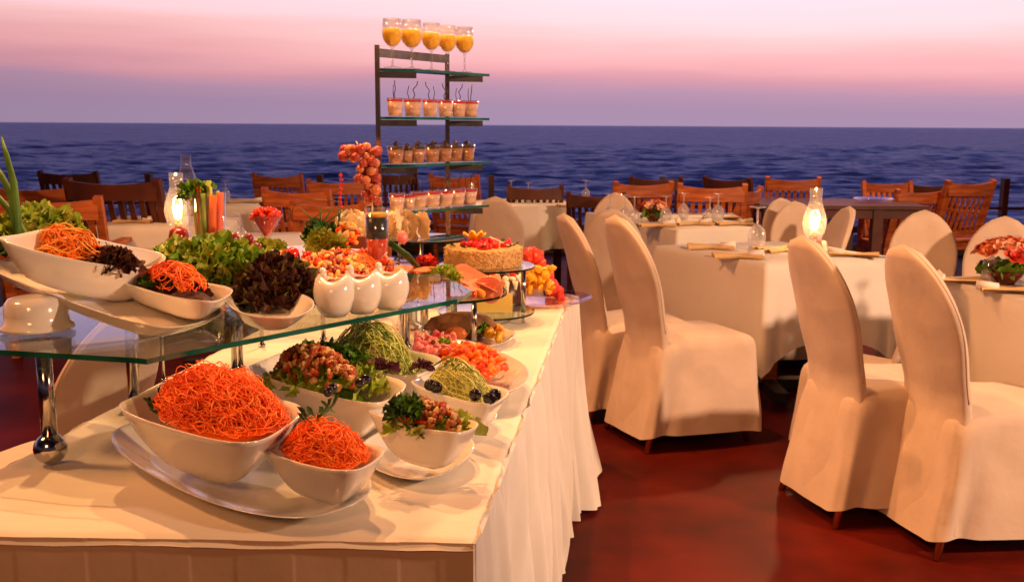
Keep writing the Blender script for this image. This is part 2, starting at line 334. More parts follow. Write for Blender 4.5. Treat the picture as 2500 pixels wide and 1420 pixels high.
# ------------------------------------------------------------------ buffet table
TZ = .76
nR = P(1152, 1318, TZ); fR = P(1388, 722, TZ); nL = P(-130, 1306, TZ); lf = P(290, 985, TZ)
ldir = (lf - P(0, 1140, TZ)).normalized(); nL = P(0, 1140, TZ) + ldir * ((nR.y + .02 - P(0, 1140, TZ).y) / ldir.y)
fL = P(0, 1140, TZ) + ldir * ((fR.y - P(0, 1140, TZ).y) / ldir.y)
bt = thing('buffet_table', 'long white clothed buffet table crowded with dishes in the left foreground', 'buffet table', ((nL.x + fR.x) / 2, 2.6, 0))
mb = MB()
def ftop(u, v):
    p = nL.lerp(nR, u * 1.014 - .007).lerp(fL.lerp(fR, u * 1.014 - .007), v * 1.006 - .004); z = TZ + .003 * noise.noise(V3((p.x * 6, p.y * 4, 0))) + .0016 * noise.noise(V3((p.x * 17, p.y * 7, 3))) - .002
    eg = min(u, 1 - u, ) * .97; ev = min(v, 1 - v) * 2.4
    if min(eg, ev) < .010: z -= .012 * (1 - min(eg, ev) / .010)
    return (p.x, p.y, z)
mb.grid(ftop, 90, 140)
mb.build('tablecloth', mat('buffet_linen', (.80, .76, .68), (.76, .71, .62), rough=.85, scale=3, spec=.15, bump=.4, bscale=7, stretch=(1, 2.5, 1)), bt)
def hsh(i): return (math.sin(i * 127.1) * 43758.5453) % 1
def gath(s, t):
    a = .0
    for k, (lam, am) in enumerate(((.24, .030), (.11, .020), (.05, .008))):
        a += am * math.sin(2 * math.pi * s / lam + 1.3 * k + 4.0 * noise.noise(V3((s * 2.3, t * .7, k))) * (1 + k))
    a = a * (.12 + 1.0 * t ** .6); return a
def skirt(a, b, nrm, z0, z1, nu, flare, fold=gath, nv=26):
    mb = MB(); ln = (b - a).length
    def fn(u, v):
        p = a.lerp(b, u); s = u * ln; off = (fold(s, v) + flare * v) * min(1, s / .05)
        return (p.x + nrm.x * off, p.y + nrm.y * off, z0 + (z1 - z0) * v)
    mb.grid(fn, nu, nv); return mb
d = (fR - nR).normalized(); nrm = V3((d.y, -d.x, 0))
skirt(nR + nrm * .004 - d * .010, fR + nrm * .004, nrm, TZ - .004, .02, 420, .012).build('skirt', cloth, bt)
def boxp(s, t):      # flat box pleats of the front
    k = s / .165; fr = k % 1; i = int(k); ww = .18 + .3 * hsh(i)
    sm = lambda x_: max(0, min(1, x_)) ; base = .0025 * sm((fr - ww) / .05) * sm((1 - fr) / .02) * (.4 + t)
    return base + .003 * noise.noise(V3((s * 9, t * 4, 2))) + (.0015 if abs(t - .12 - .01 * hsh(i)) < .006 else 0) + .004 * noise.noise(V3((s * 2.5, t * 1.5, 5)))
d2 = (nR - nL).normalized(); nr2 = V3((d2.y, -d2.x, 0))
skirt(nL + nr2 * .002, nR + nr2 * .002 + d2 * .007, nr2, TZ - .004, .02, 420, 0, boxp, 60).build('front_cloth', mat('shaded_front_linen', (.66, .50, .36), (.60, .44, .31), rough=.9, scale=3, bump=.25, bscale=14), bt)  # same white cloth; the shade on the front is put into its colour
mb = skirt(nL - V3((.002, 0, 0)), fL - V3((.002, 0, 0)), V3((-1, .1, 0)), TZ - .004, .02, 200, .02); mb.build('skirt', cloth, bt)
mb = skirt(fL, fR, V3((0, 1, 0)), TZ - .004, .02, 120, .02); mb.build('skirt', cloth, bt)
# flared cloth corner at the far end
mb = MB()
ctop = [fR + V3((-.03, -.25, -.01)), fR + V3((0.02, -.08, -.005)), fR + V3((.03, .04, -.005)), fR + V3((-.02, .12, -.01))]
cbot = [P(1352, 1288, .01), P(1395, 1262, .03), P(1462, 1228, .01), V3((.34, 4.1, .02))]
def pl(pts, u):
    x = u * (len(pts) - 1); i = min(int(x), len(pts) - 2); return pts[i].lerp(pts[i + 1], x - i)
def fc(u, v):
    a = pl(ctop, u); b = pl(cbot, u); p = a.lerp(b, v); w_ = .03 * v * math.sin(u * 22 + v * 1.5) + .012 * math.sin(u * 51); o = V3((1, -.4, 0)) * w_
    bulge = V3((.04, -.02, 0)) * math.sin(v * math.pi) * -.5
    return p + o + bulge
mb.grid(fc, 120, 30); mb.build('cloth_corner', cloth, bt)
# ------------------------------------------------------------------ covered chair (faces +X)
def covered_chair():
    t = thing('covered_chair', '', 'chair', (0, 0, 0), 'white covered banquet chairs')
    mb = MB()
    def sup(a, e=.42):
        c, s = math.cos(a), math.sin(a); return math.copysign(abs(c) ** e, c), math.copysign(abs(s) ** e, s)
    nA = 120; zs = [.075, .11, .15, .2, .25, .3, .35, .40, .435, .456, .468, .476, .48, .482]
    ins = [0, 0, 0, 0, 0, 0, 0, 0, .002, .008, .02, .045, .09, .21]
    xr = lambda z: -.222 - .070 * max(0, (.47 - z) / .4) ** 1.35
    def ring(k):
        z = zs[k]; tt = max(0, min(1, (.475 - z) / .40)); out = []
        for j in range(nA):
            a = 2 * math.pi * j / nA; cx, cy = sup(a, .30)
            front = .5 + .5 * cx; corner = abs(math.sin(2 * a)) ** 3
            wv = .008 * tt * math.sin(5 * a + 1) + .005 * tt * math.sin(11 * a + .7) + .007 * noise.noise(V3((cx * 4 + z * 2, cy * 4, z * 6))) + .004 * noise.noise(V3((cx * 9 + z * 5, cy * 9, z * 10)))
            wv += .005 * math.sin(cx * 5 + z * 16) * (1 - front) * min(1, tt * 3) + .004 * math.sin(cx * 9 - z * 11)
            wv -= .007 * tt * math.exp(-((cx + .35) / .16) ** 2)
            xa, xb = xr(z), .275 + .035 * tt; rx = (xb - xa) / 2 - ins[k]; ry = .196 + .034 * front + (.038 + .012 * front) * tt - ins[k] + wv
            crown = .012 * (1 - abs(cx)) if k > 9 else 0
            zz = z - .030 * (.5 + .5 * math.sin(2 * a + 2.2)) * (1 if k == 0 else .4 if k == 1 else 0) + crown
            out.append(V3(((xa + xb) / 2 + cx * (rx + wv * .5), cy * ry, zz)))
        return out
    vs = []; fs = []
    for k in range(len(zs)): vs += ring(k)
    for k in range(len(zs) - 1):
        for j in range(nA): fs.append((k * nA + j, k * nA + (j + 1) % nA, (k + 1) * nA + (j + 1) % nA, (k + 1) * nA + j))
    fs.append(tuple((len(zs) - 1) * nA + j for j in range(nA)))
    mb.add(vs, fs); mb.build('skirt', chaircloth, t)
    mb = MB(); pr = []
    for k in range(42):
        v = k / 41; z = .085 + .915 * v
        if z < .47: hw = .186 + .036 * ((.47 - z) / .385)
        elif z < .52: hw = .186
        elif z < .74: q = (z - .52) / .22; hw = .186 + .024 * (q * q * (3 - 2 * q))
        else: q = (z - .74) / .26; hw = .210 * max(0, 1 - q ** 2.0) ** .60
        rear = xr(z) - .004 + .012 * max(0, (.17 - z) / .085) if z < .47 else -.226 - .150 * ((z - .47) / .53) ** 1.15
        pr.append((z, max(hw, .002), rear))
    nA = 44; vs = []; fs = []
    for (z, hw, rear) in pr:
        th = .027 * min(1, hw / .07) 
        for j in range(nA):
            a = 2 * math.pi * j / nA; c, s_ = math.cos(a), math.sin(a)
            y = math.copysign(abs(s_) ** .7, s_) * hw; x = rear + .0285 + math.copysign(abs(c) ** .5, c) * th + .028 * (y / .22) ** 2
            wr = .004 * math.sin(y * 14 + z * 9) * max(0, .62 - z) + .007 * noise.noise(V3((y * 6, z * 7, 3))) + .004 * math.exp(-((z - .47 - .10 * abs(y)) / .02) ** 2)
            vs.append(V3((x - wr, y, z)))
    n = len(pr)
    for k in range(n - 1):
        for j in range(nA): fs.append((k * nA + j, k * nA + (j + 1) % nA, (k + 1) * nA + (j + 1) % nA, (k + 1) * nA + j))
    fs.append(tuple((n - 1) * nA + j for j in range(nA)))
    mb.add(vs, fs); bc_ = mb.build('back_cover', chaircloth, t)
    pl2 = [(rear + .0285 + .028 * (hw / .22) ** 2, -hw + .0005, z) for (z, hw, rear) in pr if z > .5] + [(rear + .0285 + .028 * (hw / .22) ** 2, hw - .0005, z) for (z, hw, rear) in pr[::-1] if z > .5]
    mb = MB(); mb.tube(pl2, .0028, 6); mb.build('seam', chaircloth, bc_)
    for sx_ in (-1, 1):
        for sy in (-1, 1):
            mb = MB(); mb.tube([(sx_ * .19 - (.02 if sx_ < 0 else 0), sy * .17, .2), (sx_ * .235 - (.035 if sx_ < 0 else 0), sy * .205, .0)], [.016, .013], 10); mb.build('leg', brass, t)
    return t
cc = covered_chair(); usedc = []
def chair_by_feet(pa, pb, label, sc_=1.0, dr=0):
    """pa, pb: pixels of the two rear feet (far, near), seen on the floor; the chair faces to the right of a->b"""
    a = P(*pa, 0); b = P(*pb, 0); mid = (a + b) / 2; dd = (b - a).normalized(); f = V3((-dd.y, dd.x, 0)); ang = math.atan2(f.y, f.x) + dr
    f = V3((math.cos(ang), math.sin(ang), 0))
    return put(cc, usedc, (mid.x + f.x * .26 * sc_, mid.y + f.y * .26 * sc_, 0), ang, label, (sc_, sc_ * .93, sc_))
chair_by_feet((1905, 1208), (2052, 1272), 'white covered chair left of the frontmost pair at right, brass rear feet showing', 1.02, -R(17))
chair_by_feet((2135, 1272), (2292, 1348), 'frontmost white covered chair at right, its side brightly lit', 1.02, -R(14))
chair_by_feet((1487, 1052), (1580, 1098), 'white covered chair with its whole side in view beside the nearest square table', 1.02, -R(6))
def chair_at(px, py, ang, label, h=.96, tz=None):
    """chair whose rounded top shows at this pixel; ang is the facing direction in degrees from +X"""
    s = h; p = P(px, py, h); a = R(ang)
    return put(cc, usedc, (p.x + math.cos(a) * .355 * s, p.y + math.sin(a) * .355 * s, 0), a, label, (s, s * .9, s))
chair_at(1372, 520, 16, 'white covered chair with a bright edge just past the buffet table corner', .99)
chair_at(1492, 510, 78, 'shaded white covered chair with its broad round back to the viewer', .94)
chair_at(1208, 480, 75, 'white covered chair at the round table behind the cake stand', .93)
chair_at(1503, 470, -100, 'pale white covered chair beyond the table with upturned glasses, before an orange teak chair', .90)
chair_at(1905, 483, -75, 'tan shaded covered chair, rear one of the pair left of the lit oil lamp', .93)
chair_at(1940, 491, -88, 'bright white covered chair facing forward behind the lit oil lamp', .93)
chair_at(2078, 503, 184, 'narrow side-on white covered chair between the oil lamp and the teak table', .94)
chair_at(2258, 513, -110, 'white covered chair with oval back in front of the large tilted teak chair', .94)
chair_at(2455, 528, -120, 'white covered chair behind the orange flower bowl at the right edge', .94)
put(cc, usedc, (1.52, 4.22, 0), R(150), 'white covered chair half hidden between the two frontmost chairs', .82)
put(cc, usedc, (-1.32, 2.72, 0), R(160), 'white covered chair seen under the glass shelf at the left', .92)
# ------------------------------------------------------------------ square clothed tables
def clothed_table(quad, label, clabel, drop=.40, point=.17, name='dining_table', base=True, seed=0):
    q = [V3((p.x, p.y, 0)) for p in quad]; c = sum(q, V3()) / 4; TOP = .75
    area = sum(q[i].x * q[(i + 1) % 4].y - q[(i + 1) % 4].x * q[i].y for i in range(4))
    if area < 0: q.reverse()
    t = thing(name, label, 'table', (c.x, c.y, 0), 'square dining tables')
    mb = MB(); mb.prism([(c + (p - c) * .97) for p in q], TOP - .03, TOP - .004, 0, 0); mb.build('table_top', teak, t, smooth=False)
    if base:
        mb = MB(); mb.bar((c.x, c.y, .05), (c.x, c.y, TOP - .03), .09, .09); mb.build('leg', teak, t, smooth=False)
        mb = MB(); mb.bar((c.x - .32, c.y, .035), (c.x + .32, c.y, .035), .08, .06); mb.bar((c.x, c.y - .32, .036), (c.x, c.y + .32, .036), .07, .058); mb.build('base', blackm, t, smooth=False)
    n = 48; mb = MB(); pts = []
    for i in range(4):
        a, b = q[i], q[(i + 1) % 4]; dd = (b - a).normalized(); nn = V3((dd.y, -dd.x, 0))
        pv = (q[i] - q[i - 1]).normalized(); pn = V3((pv.y, -pv.x, 0))
        nx = (q[(i + 2) % 4] - b).normalized(); nx = V3((nx.y, -nx.x, 0))
        for j in range(n):
            s = j / n; ln = (b - a).length; ds = min(s, 1 - s) * ln; cf = max(0, 1 - ds / (.34 * ln)) ** 2
            on = nn + (pn * .9 * max(0, 1 - s * ln / .035) if s < .5 else nx * .9 * max(0, 1 - (1 - s) * ln / .035)); on.normalize()
            pts.append((a.lerp(b, s), on, cf, s * ln + i * 1.37 + seed))
    m_ = len(pts); K = 14
    for k in range(K + 1):
        v = k / K
        for (p, on, cf, s) in pts:
            fold = (.004 * math.sin(s * 11 + seed) + .002 * math.sin(s * 31 + 1)) * v + .02 * cf * v + .016 * v * noise.noise(V3((s * 3, seed, 0)))
            fold -= .014 * v * math.exp(-((cf - .55) / .12) ** 2)
            z = TOP - (drop + point * cf + .008 * math.sin(s * 9)) * v
            e = .004 if k else -.004
            mb.v.append(V3((p.x + on.x * (fold + e + .004 * min(1, v * 8)), p.y + on.y * (fold + e + .004 * min(1, v * 8)), z - (.003 if k == 1 else 0))))
    for k in range(K):
        for j in range(m_): mb.f.append((k * m_ + j, (k + 1) * m_ + j, (k + 1) * m_ + (j + 1) % m_, k * m_ + (j + 1) % m_)); mb.mi.append(0)
    mb.f.append(tuple(range(m_))); mb.mi.append(0)
    o = mb.build('tablecloth', cloth, origin=(c.x, c.y, TOP)); tag(o, clabel, 'tablecloth', 'white tablecloths'); return c
A = P(1872, 643, .75); Bq = P(1598, 599, .75); sd_ = (A - Bq); Cq = A + V3((.74, .25, 0)); Dq = Bq + V3((.74, .25, 0))
T1 = clothed_table([A, Cq, Dq, Bq], 'square dining table under white cloth beside the fully visible covered chair', 'white cloth with a hanging corner point on the table holding the lit oil lamp', .42, .14, seed=1)
a = P(2275, 676, .75); b = P(2500, 732, .75); dd = (b - a).normalized(); nn = V3((-dd.y, dd.x, 0))
T2 = clothed_table([a, a + dd * 1.15, a + dd * 1.15 + nn * 1.0, a + nn * 1.0], 'dining table carrying the orange flower bowl at the right edge', 'white cloth under the orange flower bowl at the right edge', .44, .12, seed=2)
T4 = clothed_table([P(1655, 562, .75), P(1850, 556, .75), P(1790, 520, .75), P(1430, 518, .75)], 'dining table with the small orange posy and upturned glasses', 'white cloth under the small orange posy and upturned glasses', .42, .1, seed=3)
T5 = clothed_table([P(225, 552, .75), P(560, 556, .75), P(590, 528, .75), P(290, 527, .75)], 'dining table in front of the dark teak chair at left', 'white cloth on the table in front of the dark teak chair at left', .30, .1, seed=4)
T6 = clothed_table([P(375, 503, .75), P(640, 505, .75), P(620, 484, .75), P(400, 483, .75)], 'distant dining table with an upturned glass behind the vegetable vase', 'white cloth on the distant table behind the vegetable vase', .30, .1, seed=5)
T7 = clothed_table([P(380, 612, .75), P(762, 606, .75), P(735, 566, .75), P(420, 570, .75)], 'dining table just behind the buffet, holding the bright oil lamp', 'white cloth just behind the buffet under the bright oil lamp', .3, .1, seed=6)
# round table
c3 = P(1272, 494, .75); rt = thing('round_dining_table', 'round dining table near the sea with two upturned glasses', 'table', (c3.x, c3.y, 0))
mb = MB(); mb.disc((c3.x, c3.y, .72), .40, .026, 48, 0, 0); mb.build('table_top', teak, rt, smooth=False)
mb = MB(); mb.tube([(c3.x, c3.y, .02), (c3.x, c3.y, .72)], .05, 12); mb.build('leg', teakdark, rt)
mb = MB(); rad = .42
def frd(u, v):
    a = 2 * math.pi * u; r = rad + .03 * v * math.sin(9 * a) + .02 * v
    return (c3.x + r * math.cos(a), c3.y + r * math.sin(a), .75 - .36 * v)
mb.grid(frd, 120, 8); n0 = 120
mb.add([V3((c3.x + rad * math.cos(2 * math.pi * j / n0), c3.y + rad * math.sin(2 * math.pi * j / n0), .75)) for j in range(n0)], [tuple(range(n0))])
tag(mb.build('tablecloth', cloth, origin=(c3.x, c3.y, .75)), 'round white cloth with soft folds beside the dessert tower', 'tablecloth', 'white tablecloths')
# ------------------------------------------------------------------ teak chairs
def teak_chair(mt, nm):
    t = thing('teak_chair', '', 'chair', (0, 0, 0), 'slatted teak garden chairs'); w_ = .28
    bx = lambda z: -.22 - .16 * max(0, (z - .40)) / .55
    for s in (-1, 1):
        mb = MB(); mb.bar((-.20, s * w_, 0), (-.22, s * w_, .42), .045, .045); mb.bar((-.22, s * w_, .40), (bx(.95), s * w_, .95), .045, .045); mb.build('rear_leg', mt, t, smooth=False)
        mb = MB(); mb.bar((.24, s * w_, 0), (.24, s * w_, .64), .045, .045); mb.build('front_leg', mt, t, smooth=False)
        mb = MB(); mb.bar((-.26, s * w_, .655), (.28, s * w_, .65), .06, .025); mb.build('armrest', mt, t, smooth=False)
        mb = MB(); mb.bar((-.2, s * w_, .38), (.24, s * w_, .38), .022, .06); mb.build('side_rail', mt, t, smooth=False)
    mb = MB()
    mb.grid(lambda u, v: (bx(.93) - .03 * math.sin(math.pi * u) + .012, -w_ + 2 * w_ * u, .82 + .115 * v - .02 * math.sin(math.pi * u) * v), 10, 1)
    mb.grid(lambda u, v: (bx(.93) - .03 * math.sin(math.pi * u) - .014, w_ - 2 * w_ * u, .82 + .115 * v - .02 * math.sin(math.pi * u) * v), 10, 1)
    mb.grid(lambda u, v: (bx(.93) - .03 * math.sin(math.pi * u) - .014 + .026 * v, w_ - 2 * w_ * u, .935 - .02 * math.sin(math.pi * u)), 10, 1)
    mb.build('top_rail', mt, t, smooth=False)
    mb = MB(); mb.bar((bx(.48), -w_, .48), (bx(.48), w_, .48), .025, .06)
    for k in range(8):
        y = -w_ + .05 + (2 * w_ - .1) * k / 7; mb.bar((bx(.49), y, .49), (bx(.84) - .015, y, .84), .012, .036, up=(0, 1, 0))
    mb.build('back_slats', mt, t, smooth=False)
    mb = MB()
    for k in range(8): mb.bar((-.19 + k * .061, -w_, .42), (-.19 + k * .061, w_, .42), .05, .018)
    mb.build('seat', mt, t, smooth=False)
    for x_ in (.24, -.2):
        mb = MB(); mb.bar((x_, -w_, .37), (x_, w_, .37), .022, .06); mb.build('apron', mt, t, smooth=False)
    return t
tk = teak_chair(teak, 't'); utk = []; tkd = teak_chair(teakdark, 'd'); utd = []
def tchair(px, py, ang, label, h=.95, dark=False):
    ws = 1.0 if px < 300 else .84; s = h / .95; p = P(px, py, h); a = R(ang)
    put(tkd if dark else tk, utd if dark else utk, (p.x + math.cos(a) * .38 * s, p.y + math.sin(a) * .38 * s, 0), a, label, (s, s * ws, s))
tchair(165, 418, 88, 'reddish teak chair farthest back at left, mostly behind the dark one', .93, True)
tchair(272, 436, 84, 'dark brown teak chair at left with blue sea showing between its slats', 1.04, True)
tchair(75, 452, 95, 'orange teak chair behind the nearest orange one at the left edge', .97)
tchair(110, 480, 96, 'nearest orange teak chair at the left edge behind the leeks', .98)
tchair(676, 424, 82, 'teak chair with sea behind it, left of the grapes, top row', .93)
tchair(722, 460, 80, 'teak chair right behind the red fruit glass', .95)
tchair(820, 438, 100, 'teak chair half hidden just left of the hanging grapes', .93)
tchair(800, 490, 82, 'low teak chair behind the salad leaves, left of the grapes', .92)
tchair(1108, 426, 78, 'teak chair seen through the lower shelves of the dessert tower', .93)
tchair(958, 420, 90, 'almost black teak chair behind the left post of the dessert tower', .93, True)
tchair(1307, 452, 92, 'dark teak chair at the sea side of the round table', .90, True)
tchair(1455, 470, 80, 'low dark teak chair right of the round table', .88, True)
tchair(1572, 443, 100, 'bright orange teak chair behind the pale covered chair and posy', .95)
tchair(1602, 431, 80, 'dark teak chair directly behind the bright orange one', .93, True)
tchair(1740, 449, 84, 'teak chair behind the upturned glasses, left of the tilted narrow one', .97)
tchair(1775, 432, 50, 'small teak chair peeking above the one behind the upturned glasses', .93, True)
tchair(1838, 458, 150, 'narrow teak chair turned sideways at the teak table end', .92)
tchair(1937, 432, 82, 'teak chair with sea behind it above the oil lamp, left', .94)
tchair(2165, 442, -88, 'teak chair behind the dark teak table with a glass dish on it', .90)
tchair(2270, 447, 60, 'dark teak chair between the teak table and the large tilted chair', .87, True)
tchair(2250, 462, 100, 'low teak chair at the right end of the teak table', .88)
tchair(2372, 440, 108, 'large orange teak chair turned slightly, at right before the railing', .96)
# teak table
p1 = P(2010, 502, .78); p2 = P(2262, 502, .78)
tt_ = thing('teak_table', 'dark bare teak table with a glass dish before the sea at right', 'table', ((p1.x + p2.x) / 2, p1.y + .3, 0))
cx_, cy_ = (p1.x + p2.x) / 2 - .25, p1.y + .40
mb = MB(); mb.box((cx_, cy_, .765), (1.35, .8, .03)); mb.build('table_top', teakdark, tt_, smooth=False)
for sx_ in (-.6, .28):
    for sy in (-.34, .34):
        mb = MB(); mb.bar((cx_ + sx_, cy_ + sy, 0), (cx_ + sx_, cy_ + sy, .75), .08, .08); mb.build('leg', teakdark, tt_, smooth=False)
for q_ in (-.35, .35):
    mb = MB(); mb.box((cx_, cy_ + q_, .71), (1.2, .03, .07)); mb.build('apron', teakdark, tt_, smooth=False)
o = MB(); o.lathe([(0, .004), (.08, .004), (.16, .03), (.165, .034), (.16, .036), (.08, .01), (0, .008)], (cx_ + .35, cy_ - .05, .781), 32)
tag(o.build('glass_dish', clearbase, origin=(cx_ + .35, cy_ - .05, .781)), 'shallow glass dish on the bare teak table', 'dish')
# ------------------------------------------------------------------ crockery from four rim points
def rq(q, u, v):
    return (q[0] * (1 - u) * (1 - v) + q[1] * (1 + u) * (1 - v) + q[2] * (1 + u) * (1 + v) + q[3] * (1 - u) * (1 + v)) / 4
def dish(name, q, zb, bs, label, cat, group=None, e=.42, th=.0045, lift=.008, curve=1.6, shift=(0, 0), base_pts=None, mt=None):
    """q: rim corners (world), zb: height of the foot (or 4 heights), bs: foot size / rim size"""
    q = [V3(p) for p in q]; c = sum(q, V3()) / 4
    zbs = zb if isinstance(zb, (list, tuple)) else [zb] * 4
    qb = [V3((c.x + shift[0] + (p.x - c.x) * bs, c.y + shift[1] + (p.y - c.y) * bs, z)) for p, z in zip(q, zbs)]
    cb = sum(qb, V3()) / 4
    mb = MB(); n = 72; K = 12
    def rg(k, inn):
        v = k / K; out = []
        for j in range(n):
            a = 2 * math.pi * j / n + math.pi / 4; c_, s_ = math.cos(a), math.sin(a)
            ex = e if v > .15 else e + .2 * (1 - v / .15)
            u_, v_ = math.copysign(abs(c_) ** ex, c_), math.copysign(abs(s_) ** ex, s_)
            sc_ = 1.0; pr = rq(q, u_, v_); pb = rq(qb, u_, v_)
            t_ = v ** (1 / curve); h = v
            p = V3((pb.x + (pr.x - pb.x) * t_, pb.y + (pr.y - pb.y) * t_, pb.z + (pr.z - pb.z) * h))
            p.z += lift * abs(u_ * v_) ** 2 * v ** 3
            if inn: 
                dx = V3((c.x - p.x, c.y - p.y, 0)).normalized(); p = p + dx * th; p.z = max(p.z, pb.z + th) if v < .1 else p.z
            out.append(p)
        return out
    rings = [rg(k, False) for k in range(K + 1)] + [rg(k, True) for k in range(K, -1, -1)]
    vs = [p for r_ in rings for p in r_]; fs = []
    for k in range(len(rings) - 1):
        for j in range(n): fs.append((k * n + j, k * n + (j + 1) % n, (k + 1) * n + (j + 1) % n, (k + 1) * n + j))
    fs.append(tuple(range(n - 1, -1, -1))); fs.append(tuple((len(rings) - 1) * n + j for j in range(n)))
    mb.add(vs, fs); o = mb.build(name, mt or porc, origin=cb); tag(o, label, cat, group)
    ex_ = (q[1] - q[0] + q[2] - q[3]) / 4; ey_ = (q[3] - q[0] + q[2] - q[1]) / 4
    return dict(c=c, ex=ex_, ey=ey_, z=c.z, cb=cb)
def corners(L_, F_, R_, B_, z):
    if not isinstance(z, (list, tuple)): z = [z] * 4
    pts = []
    for p, zz in zip((L_, F_, R_, B_), z):
        pts.append(None if p is None else P(*p, zz))
    if pts[3] is None: pts[3] = pts[0] + pts[2] - pts[1]
    # order so corner k are at (-1,-1),(1,-1),(1,1),(-1,1)
    return [pts[0], pts[1], pts[2], pts[3]]
def grow(q, s):
    c = sum(q, V3()) / 4; return [c + (p - c) * s for p in q]
# rounded corners eat into the quad, so rims are grown a little
G = 1.10
B1 = dish('serving_bowl', grow(corners((280, 1000), (600, 1092), (744, 996), None, .90), 1.10), .788, .34, 'large white bowl heaped with shredded carrot at the front', 'bowl', 'white serving bowls')
B2 = dish('serving_bowl', grow(corners((638, 1102), (850, 1158), (943, 1100), None, .862), 1.10), .785, .38, 'small white bowl of shredded carrot, frontmost', 'bowl', 'white serving bowls')
B3 = dish('serving_bowl', grow(corners((603, 905), (900, 992), (992, 935), None, .88), G), .768, .44, 'large white bowl of chicken salad behind the small carrot bowl', 'bowl', 'white serving bowls')
B4 = dish('serving_bowl', grow(corners((752, 862), (990, 924), (1080, 876), None, .86), G), .765, .55, 'white bowl of shredded cucumber with purple leaves', 'bowl', 'white serving bowls')
B5 = dish('serving_bowl', grow(corners((1000, 938), (1185, 992), (1243, 955), None, .855), G), .782, .42, 'small white bowl of cucumber shreds with black olive halves', 'bowl', 'white serving bowls')
B6 = dish('serving_bowl', grow(corners((897, 1010), (1100, 1062), (1170, 1035), None, .87), G), .787, .40, 'small white bowl with curly herbs and chicken pieces', 'bowl', 'white serving bowls')
dish('serving_platter', grow(corners((225, 1062), (640, 1285), (950, 1172), (560, 1000), [.80, .782, .80, .78]), 1.13), .762, .62, 'large leaf-shaped white platter under the two carrot bowls', 'platter', 'white platters', e=.75, curve=1.2)
dish('serving_platter', grow(corners((850, 1105), (1030, 1185), (1180, 1080), None, [.78, .782, .80, .78]), 1.12), .762, .6, 'white platter under the bowl with curly herbs', 'platter', 'white platters', e=.75, curve=1.2)
dish('serving_platter', grow(corners((1000, 1010), (1120, 1068), (1232, 1010), None, [.78, .778, .79, .78]), 1.1), .762, .6, 'white platter under the cucumber and olive bowl', 'platter', 'white platters', e=.75, curve=1.2)
O1 = dish('serving_platter', corners((985, 868), (1205, 985), (1330, 905), (1120, 815), .81), .763, .6, 'oval white platter of sliced red peppers near the table edge', 'platter', 'white platters', e=.8, curve=1.3)
# tilted tray with two bowls on the glass shelf
SZ = .99
tr = [P(-70, 668, 1.085), P(385, 838, .998), P(578, 784, .998)]; tr.append(tr[0] + tr[2] - tr[1])
trq = [p + V3((0, 0, .018)) for p in tr]
dish('serving_tray', trq, [1.075, .992, .992, 1.075], .82, 'long white tray tilted down to the right on the glass shelf', 'tray', None, e=.4, curve=1.2)
BB = dish('serving_bowl', grow(corners((-30, 588), (330, 664), (418, 626), (130, 560), [1.175, 1.10, 1.105, 1.18]), 1.05), [1.085, 1.03, 1.03, 1.085], .62, 'large boat-shaped white bowl with leeks on the tilted tray', 'bowl', 'white serving bowls', e=.5, lift=.01)
SB = dish('serving_bowl', grow(corners((280, 686), (500, 742), (570, 708), None, [1.075, 1.06, 1.06, 1.075]), G), [1.03, 1.012, 1.012, 1.03], .58, 'smaller white bowl of carrot salad at the low end of the tilted tray', 'bowl', 'white serving bowls')
p = P(92, 800, SZ + .006)
mb = MB(); mb.lathe([(0, .064), (.030, .064), (.05, .060), (.058, .05), (.060, .03), (.061, .012), (.069, .006), (.070, .0), (.066, .0), (.056, .012), (.05, .05), (0, .056)], (p.x, p.y, SZ + .007), 40)
tag(mb.build('upturned_bowl', porc, origin=(p.x, p.y, SZ + .007)), 'upturned white bowl propping up the high end of the tilted tray', 'bowl')
LP = dish('serving_platter', corners((515, 735), (680, 796), (805, 735), (610, 680), 1.04), .998, .55, 'white oval plate under the green and red lettuce on the glass shelf', 'platter', 'white platters', e=.85, curve=1.3)
# ------------------------------------------------------------------ glass shelves
def glass_shelf(poly, z, th, name, label, legs, ball=(), edge=None):
    c = sum([V3((p[0], p[1], 0)) for p in poly], V3()) / len(poly)
    t = thing(name, label, 'glass shelf', (c.x, c.y, TZ), 'glass buffet shelves')
    mb = MB(); mb.prism(poly, z - th, z, 0, 1); mb.build('glass_top', [pane, edge or gedge], t, smooth=False)
    for (x, y, r) in legs:
        mb = MB()
        if (x, y, r) in ball:
            mb.tube([(x, y, TZ + .05), (x, y, z - th - .001)], r, 16)
            lg = mb.build('leg', steel, t); m2 = MB(); m2.blob((x, y, TZ + .031), .0305, 0, 0, 2, False); m2.build('ball_foot', steel, lg)
        else:
            mb.tube([(x, y, TZ + .002), (x, y, z - th - .001)], r, 16); lg = mb.build('leg', steel, t)
            m2 = MB(); m2.tube([(x, y, TZ + .001), (x, y, TZ + .007)], r * 1.7, 16); m2.build('foot', steel, lg)
    return t
pf = [P(-200, 842, SZ), P(330, 873, SZ), P(358, 876, SZ), P(388, 869, SZ), P(1116, 730, SZ)]
poly = [(p.x, p.y) for p in pf] + [(-.10, 2.46), (-.2, 2.74), (-.8, 2.74), (-1.16, 2.3)]
l0 = P(117, 1138, TZ); l0 = (l0.x, l0.y + .015, .0145)
lg_ = [l0]
for (px, py, r) in ((327, 985, .0125), (573, 905, .0075), (588, 900, .0075), (980, 850, .008), (994, 846, .008), (400, 930, .004), (640, 845, .006), (790, 830, .007)):
    p = P(px, py, TZ); lg_.append((p.x, p.y, r))
glass_shelf(poly, SZ, .010, 'glass_shelf', 'long green-edged glass shelf on steel legs over the front buffet bowls', lg_, (l0,))
c = (-.2, 2.96)
